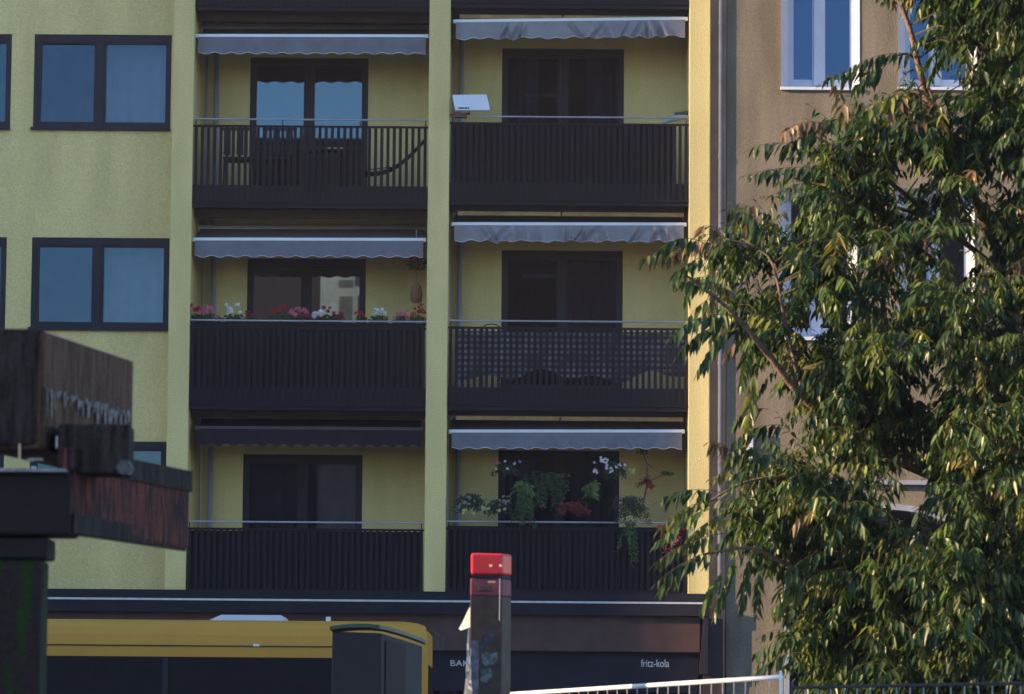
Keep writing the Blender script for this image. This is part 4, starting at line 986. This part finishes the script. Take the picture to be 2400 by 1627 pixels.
# crown mask: left boundary of the twig ends (photo px), rows (y, xleft)
BND = [(-150, 2090), (0, 2090), (100, 2110), (180, 2150), (250, 2100), (300, 2010), (350, 1950), (420, 1930), (480, 1880), (540, 1730), (600, 1700), (660, 1700), (740, 1720), (800, 1740),
       (850, 1900), (960, 1880), (1040, 1850), (1100, 1800), (1160, 1740), (1230, 1720), (1300, 1760), (1350, 1850), (1420, 1890), (1500, 1890), (1560, 1920), (1640, 1940), (1800, 1950)]
def xleft(y):
    for (y0, x0), (y1, x1) in zip(BND, BND[1:]):
        if y0 <= y <= y1: return lerp(x0, x1, (y - y0) / (y1 - y0))
    return 2000
GAPS = [(2150, 60, 45), (2230, 190, 30), (2330, 120, 20), (2120, 190, 20), (1870, 500, 15), (2010, 580, 10), (1920, 760, 20), (2280, 620, 25), (2060, 230, 20), (2240, 260, 15), (2180, 900, 15), (1850, 960, 55), (1950, 1080, 20), (2150, 1150, 55), (2330, 430, 15), (2120, 690, 20), (2150, 420, 35), (1780, 1400, 70), (2340, 560, 5)]
cnt = 0
while cnt < 1500:
    y = tr.uniform(-180, 1780); xl = xleft(y); x = tr.uniform(xl, 2700)
    if any((x - gx) ** 2 + (y - gy - 0) ** 2 < (gr + 45) ** 2 for gx, gy, gr in GAPS): continue
    # spread in depth: thick near the trunk, thin at the left rim
    t = min(1, (x - xl) / 450); Y = 24.6 + tr.uniform(-1.0, 1.6) * (0.25 + t * .95)
    c = P(x, y, Y); out = Vector((-.75 + .5 * t + tr.gauss(0, .35), tr.gauss(-.45, .45), tr.gauss(.25, .3)))
    whorl(c, out, tr.randint(4, 6), tr.uniform(.24, .42), red=.03 if y < 650 else .008, scale=tr.uniform(.55, .9))
    cnt += 1
# explicit sprays at the rim (px, py of the leaf base, dir px, length m, droop, red)
SPR = [(2020, 285, -1, .25, .42, .8, .3), (1960, 300, -1, .45, .40, 1.0, .5), (1990, 290, -.2, .9, .30, .9, .6), (2080, 280, .3, .8, .34, 1.4, .6), (2120, 300, .7, .6, .36, 1.6, .2), (1930, 330, -1, .6, .32, 1.6, .5),
       (1925, 395, -1, .08, .50, .35, .1), (1900, 360, -1, .6, .42, .9, .5), (2060, 175, -1, .35, .40, .9, .05), (2160, 130, -1, .2, .50, .7, .05), (2140, 215, -1, -.1, .40, .8, 0), (2080, 150, -.9, -.3, .3, .9, 0),
       (1700, 560, -.5, .9, .22, 1.6, .9), (1745, 545, .15, 1, .24, 1.4, .6), (1690, 575, -1, .5, .40, 1.4, .2), (1650, 570, -1, .45, .34, 1.1, .1), (1630, 585, -1, -.05, .40, .25, 0), (1660, 600, -1, -.2, .3, .8, 0),
       (1800, 560, -.3, .7, .30, 1.2, .3), (1650, 650, -1, 0, .16, .5, 0), (1690, 690, -1, -.25, .32, 1.0, 0), (1700, 640, -1, .1, .34, 1.4, 0), (1720, 740, -1, .15, .48, .9, 0), (1710, 760, -1, -.1, .42, .9, 0), (1715, 775, -.9, -.6, .36, .8, 0),
       (1700, 770, -.8, -.9, .30, .6, 0), (1760, 800, -.3, -1, .3, .5, 0), (1770, 860, -.15, -1, .42, .3, 0), (1800, 960, -1, .25, .26, 1.2, 0), (1850, 1000, -1, .2, .42, .9, 0), (1830, 1060, -1, -.05, .40, 1.0, 0), (1790, 1060, -.9, .5, .3, 1.2, 0),
       (1690, 1155, -1, .25, .42, .7, 0), (1690, 1170, -1, -.05, .46, .8, 0), (1720, 1200, -1, -.2, .40, .8, 0), (1670, 1190, -1, -.3, .45, .6, 0), (1700, 1250, -1, -.1, .5, .6, 0), (1680, 1290, -1, -.25, .46, .5, 0), (1640, 1300, -1, -.5, .35, .6, 0),
       (1730, 1300, -.5, -1, .42, .4, 0), (1760, 1290, -.2, -1, .40, .4, 0), (1780, 1330, -.1, -1, .3, .3, 0), (1700, 1330, -.7, -.9, .3, .5, 0), (1900, 1500, -1, .25, .42, 1.0, 0), (1880, 1530, -1, .05, .36, 1.0, 0), (1890, 1370, -.9, -.4, .3, .8, 0),
       (1800, 1100, -.7, .7, .3, 1.3, .1), (1730, 1090, -.4, .9, .3, 1.3, .5), (1960, 1290, -1, 0, .42, 1, 0), (1985, 1340, -1, .2, .45, 1, 0), (2250, 1300, -1, .2, .5, 1, 0), (2050, 1320, .9, -.1, .5, 1, 0)]
for (px, py, dx, dz, L_, dr_, red) in SPR:
    Y = 24.0 + tr.uniform(-.15, .25); c = P(px, py, Y); compound(c, Vector((dx, tr.uniform(-.35, .1), dz)), L_, dr_ * 1.25, red, .9)
stems.build("leaf_stalks", mat("leaf_stalk", (.07, .06, .025), .8), T)
me = bpy.data.meshes.new("crown"); me.from_pydata([tuple(v) for v in LV], [], LF)
ca = me.color_attributes.new("tint", 'FLOAT_COLOR', 'CORNER'); buf = []
for f, c in zip(LF, LC): buf += [c[0], c[1], c[2], 1.0] * len(f)
ca.data.foreach_set("color", buf); me.materials.append(leaf_material()); me.polygons.foreach_set("use_smooth", [True] * len(me.polygons)); me.update()
co_ = bpy.data.objects.new("crown", me); COL.objects.link(co_); co_.parent = T; co_.matrix_parent_inverse = Matrix.Translation(T.location).inverted()

# ================================================================== ADDED VOLUME LIFTING THE BLACKS
hz = MB().box(-70, 70, -45, 80, -1, 48).build("black_lift_haze", [], kind="stuff")  # added box of scattering, lifts the blacks like faded film
hm = bpy.data.materials.new("black_lift_volume"); hm.use_nodes = True; hn, hl = hm.node_tree.nodes, hm.node_tree.links
for x_ in list(hn):
    if x_.type != 'OUTPUT_MATERIAL': hn.remove(x_)
pv = hn.new("ShaderNodeVolumePrincipled"); pv.inputs["Color"].default_value = (.86, .84, 1.0, 1); pv.inputs["Density"].default_value = .00034
hl.new(pv.outputs[0], [x_ for x_ in hn if x_.type == 'OUTPUT_MATERIAL'][0].inputs["Volume"]); hz.data.materials.append(hm)
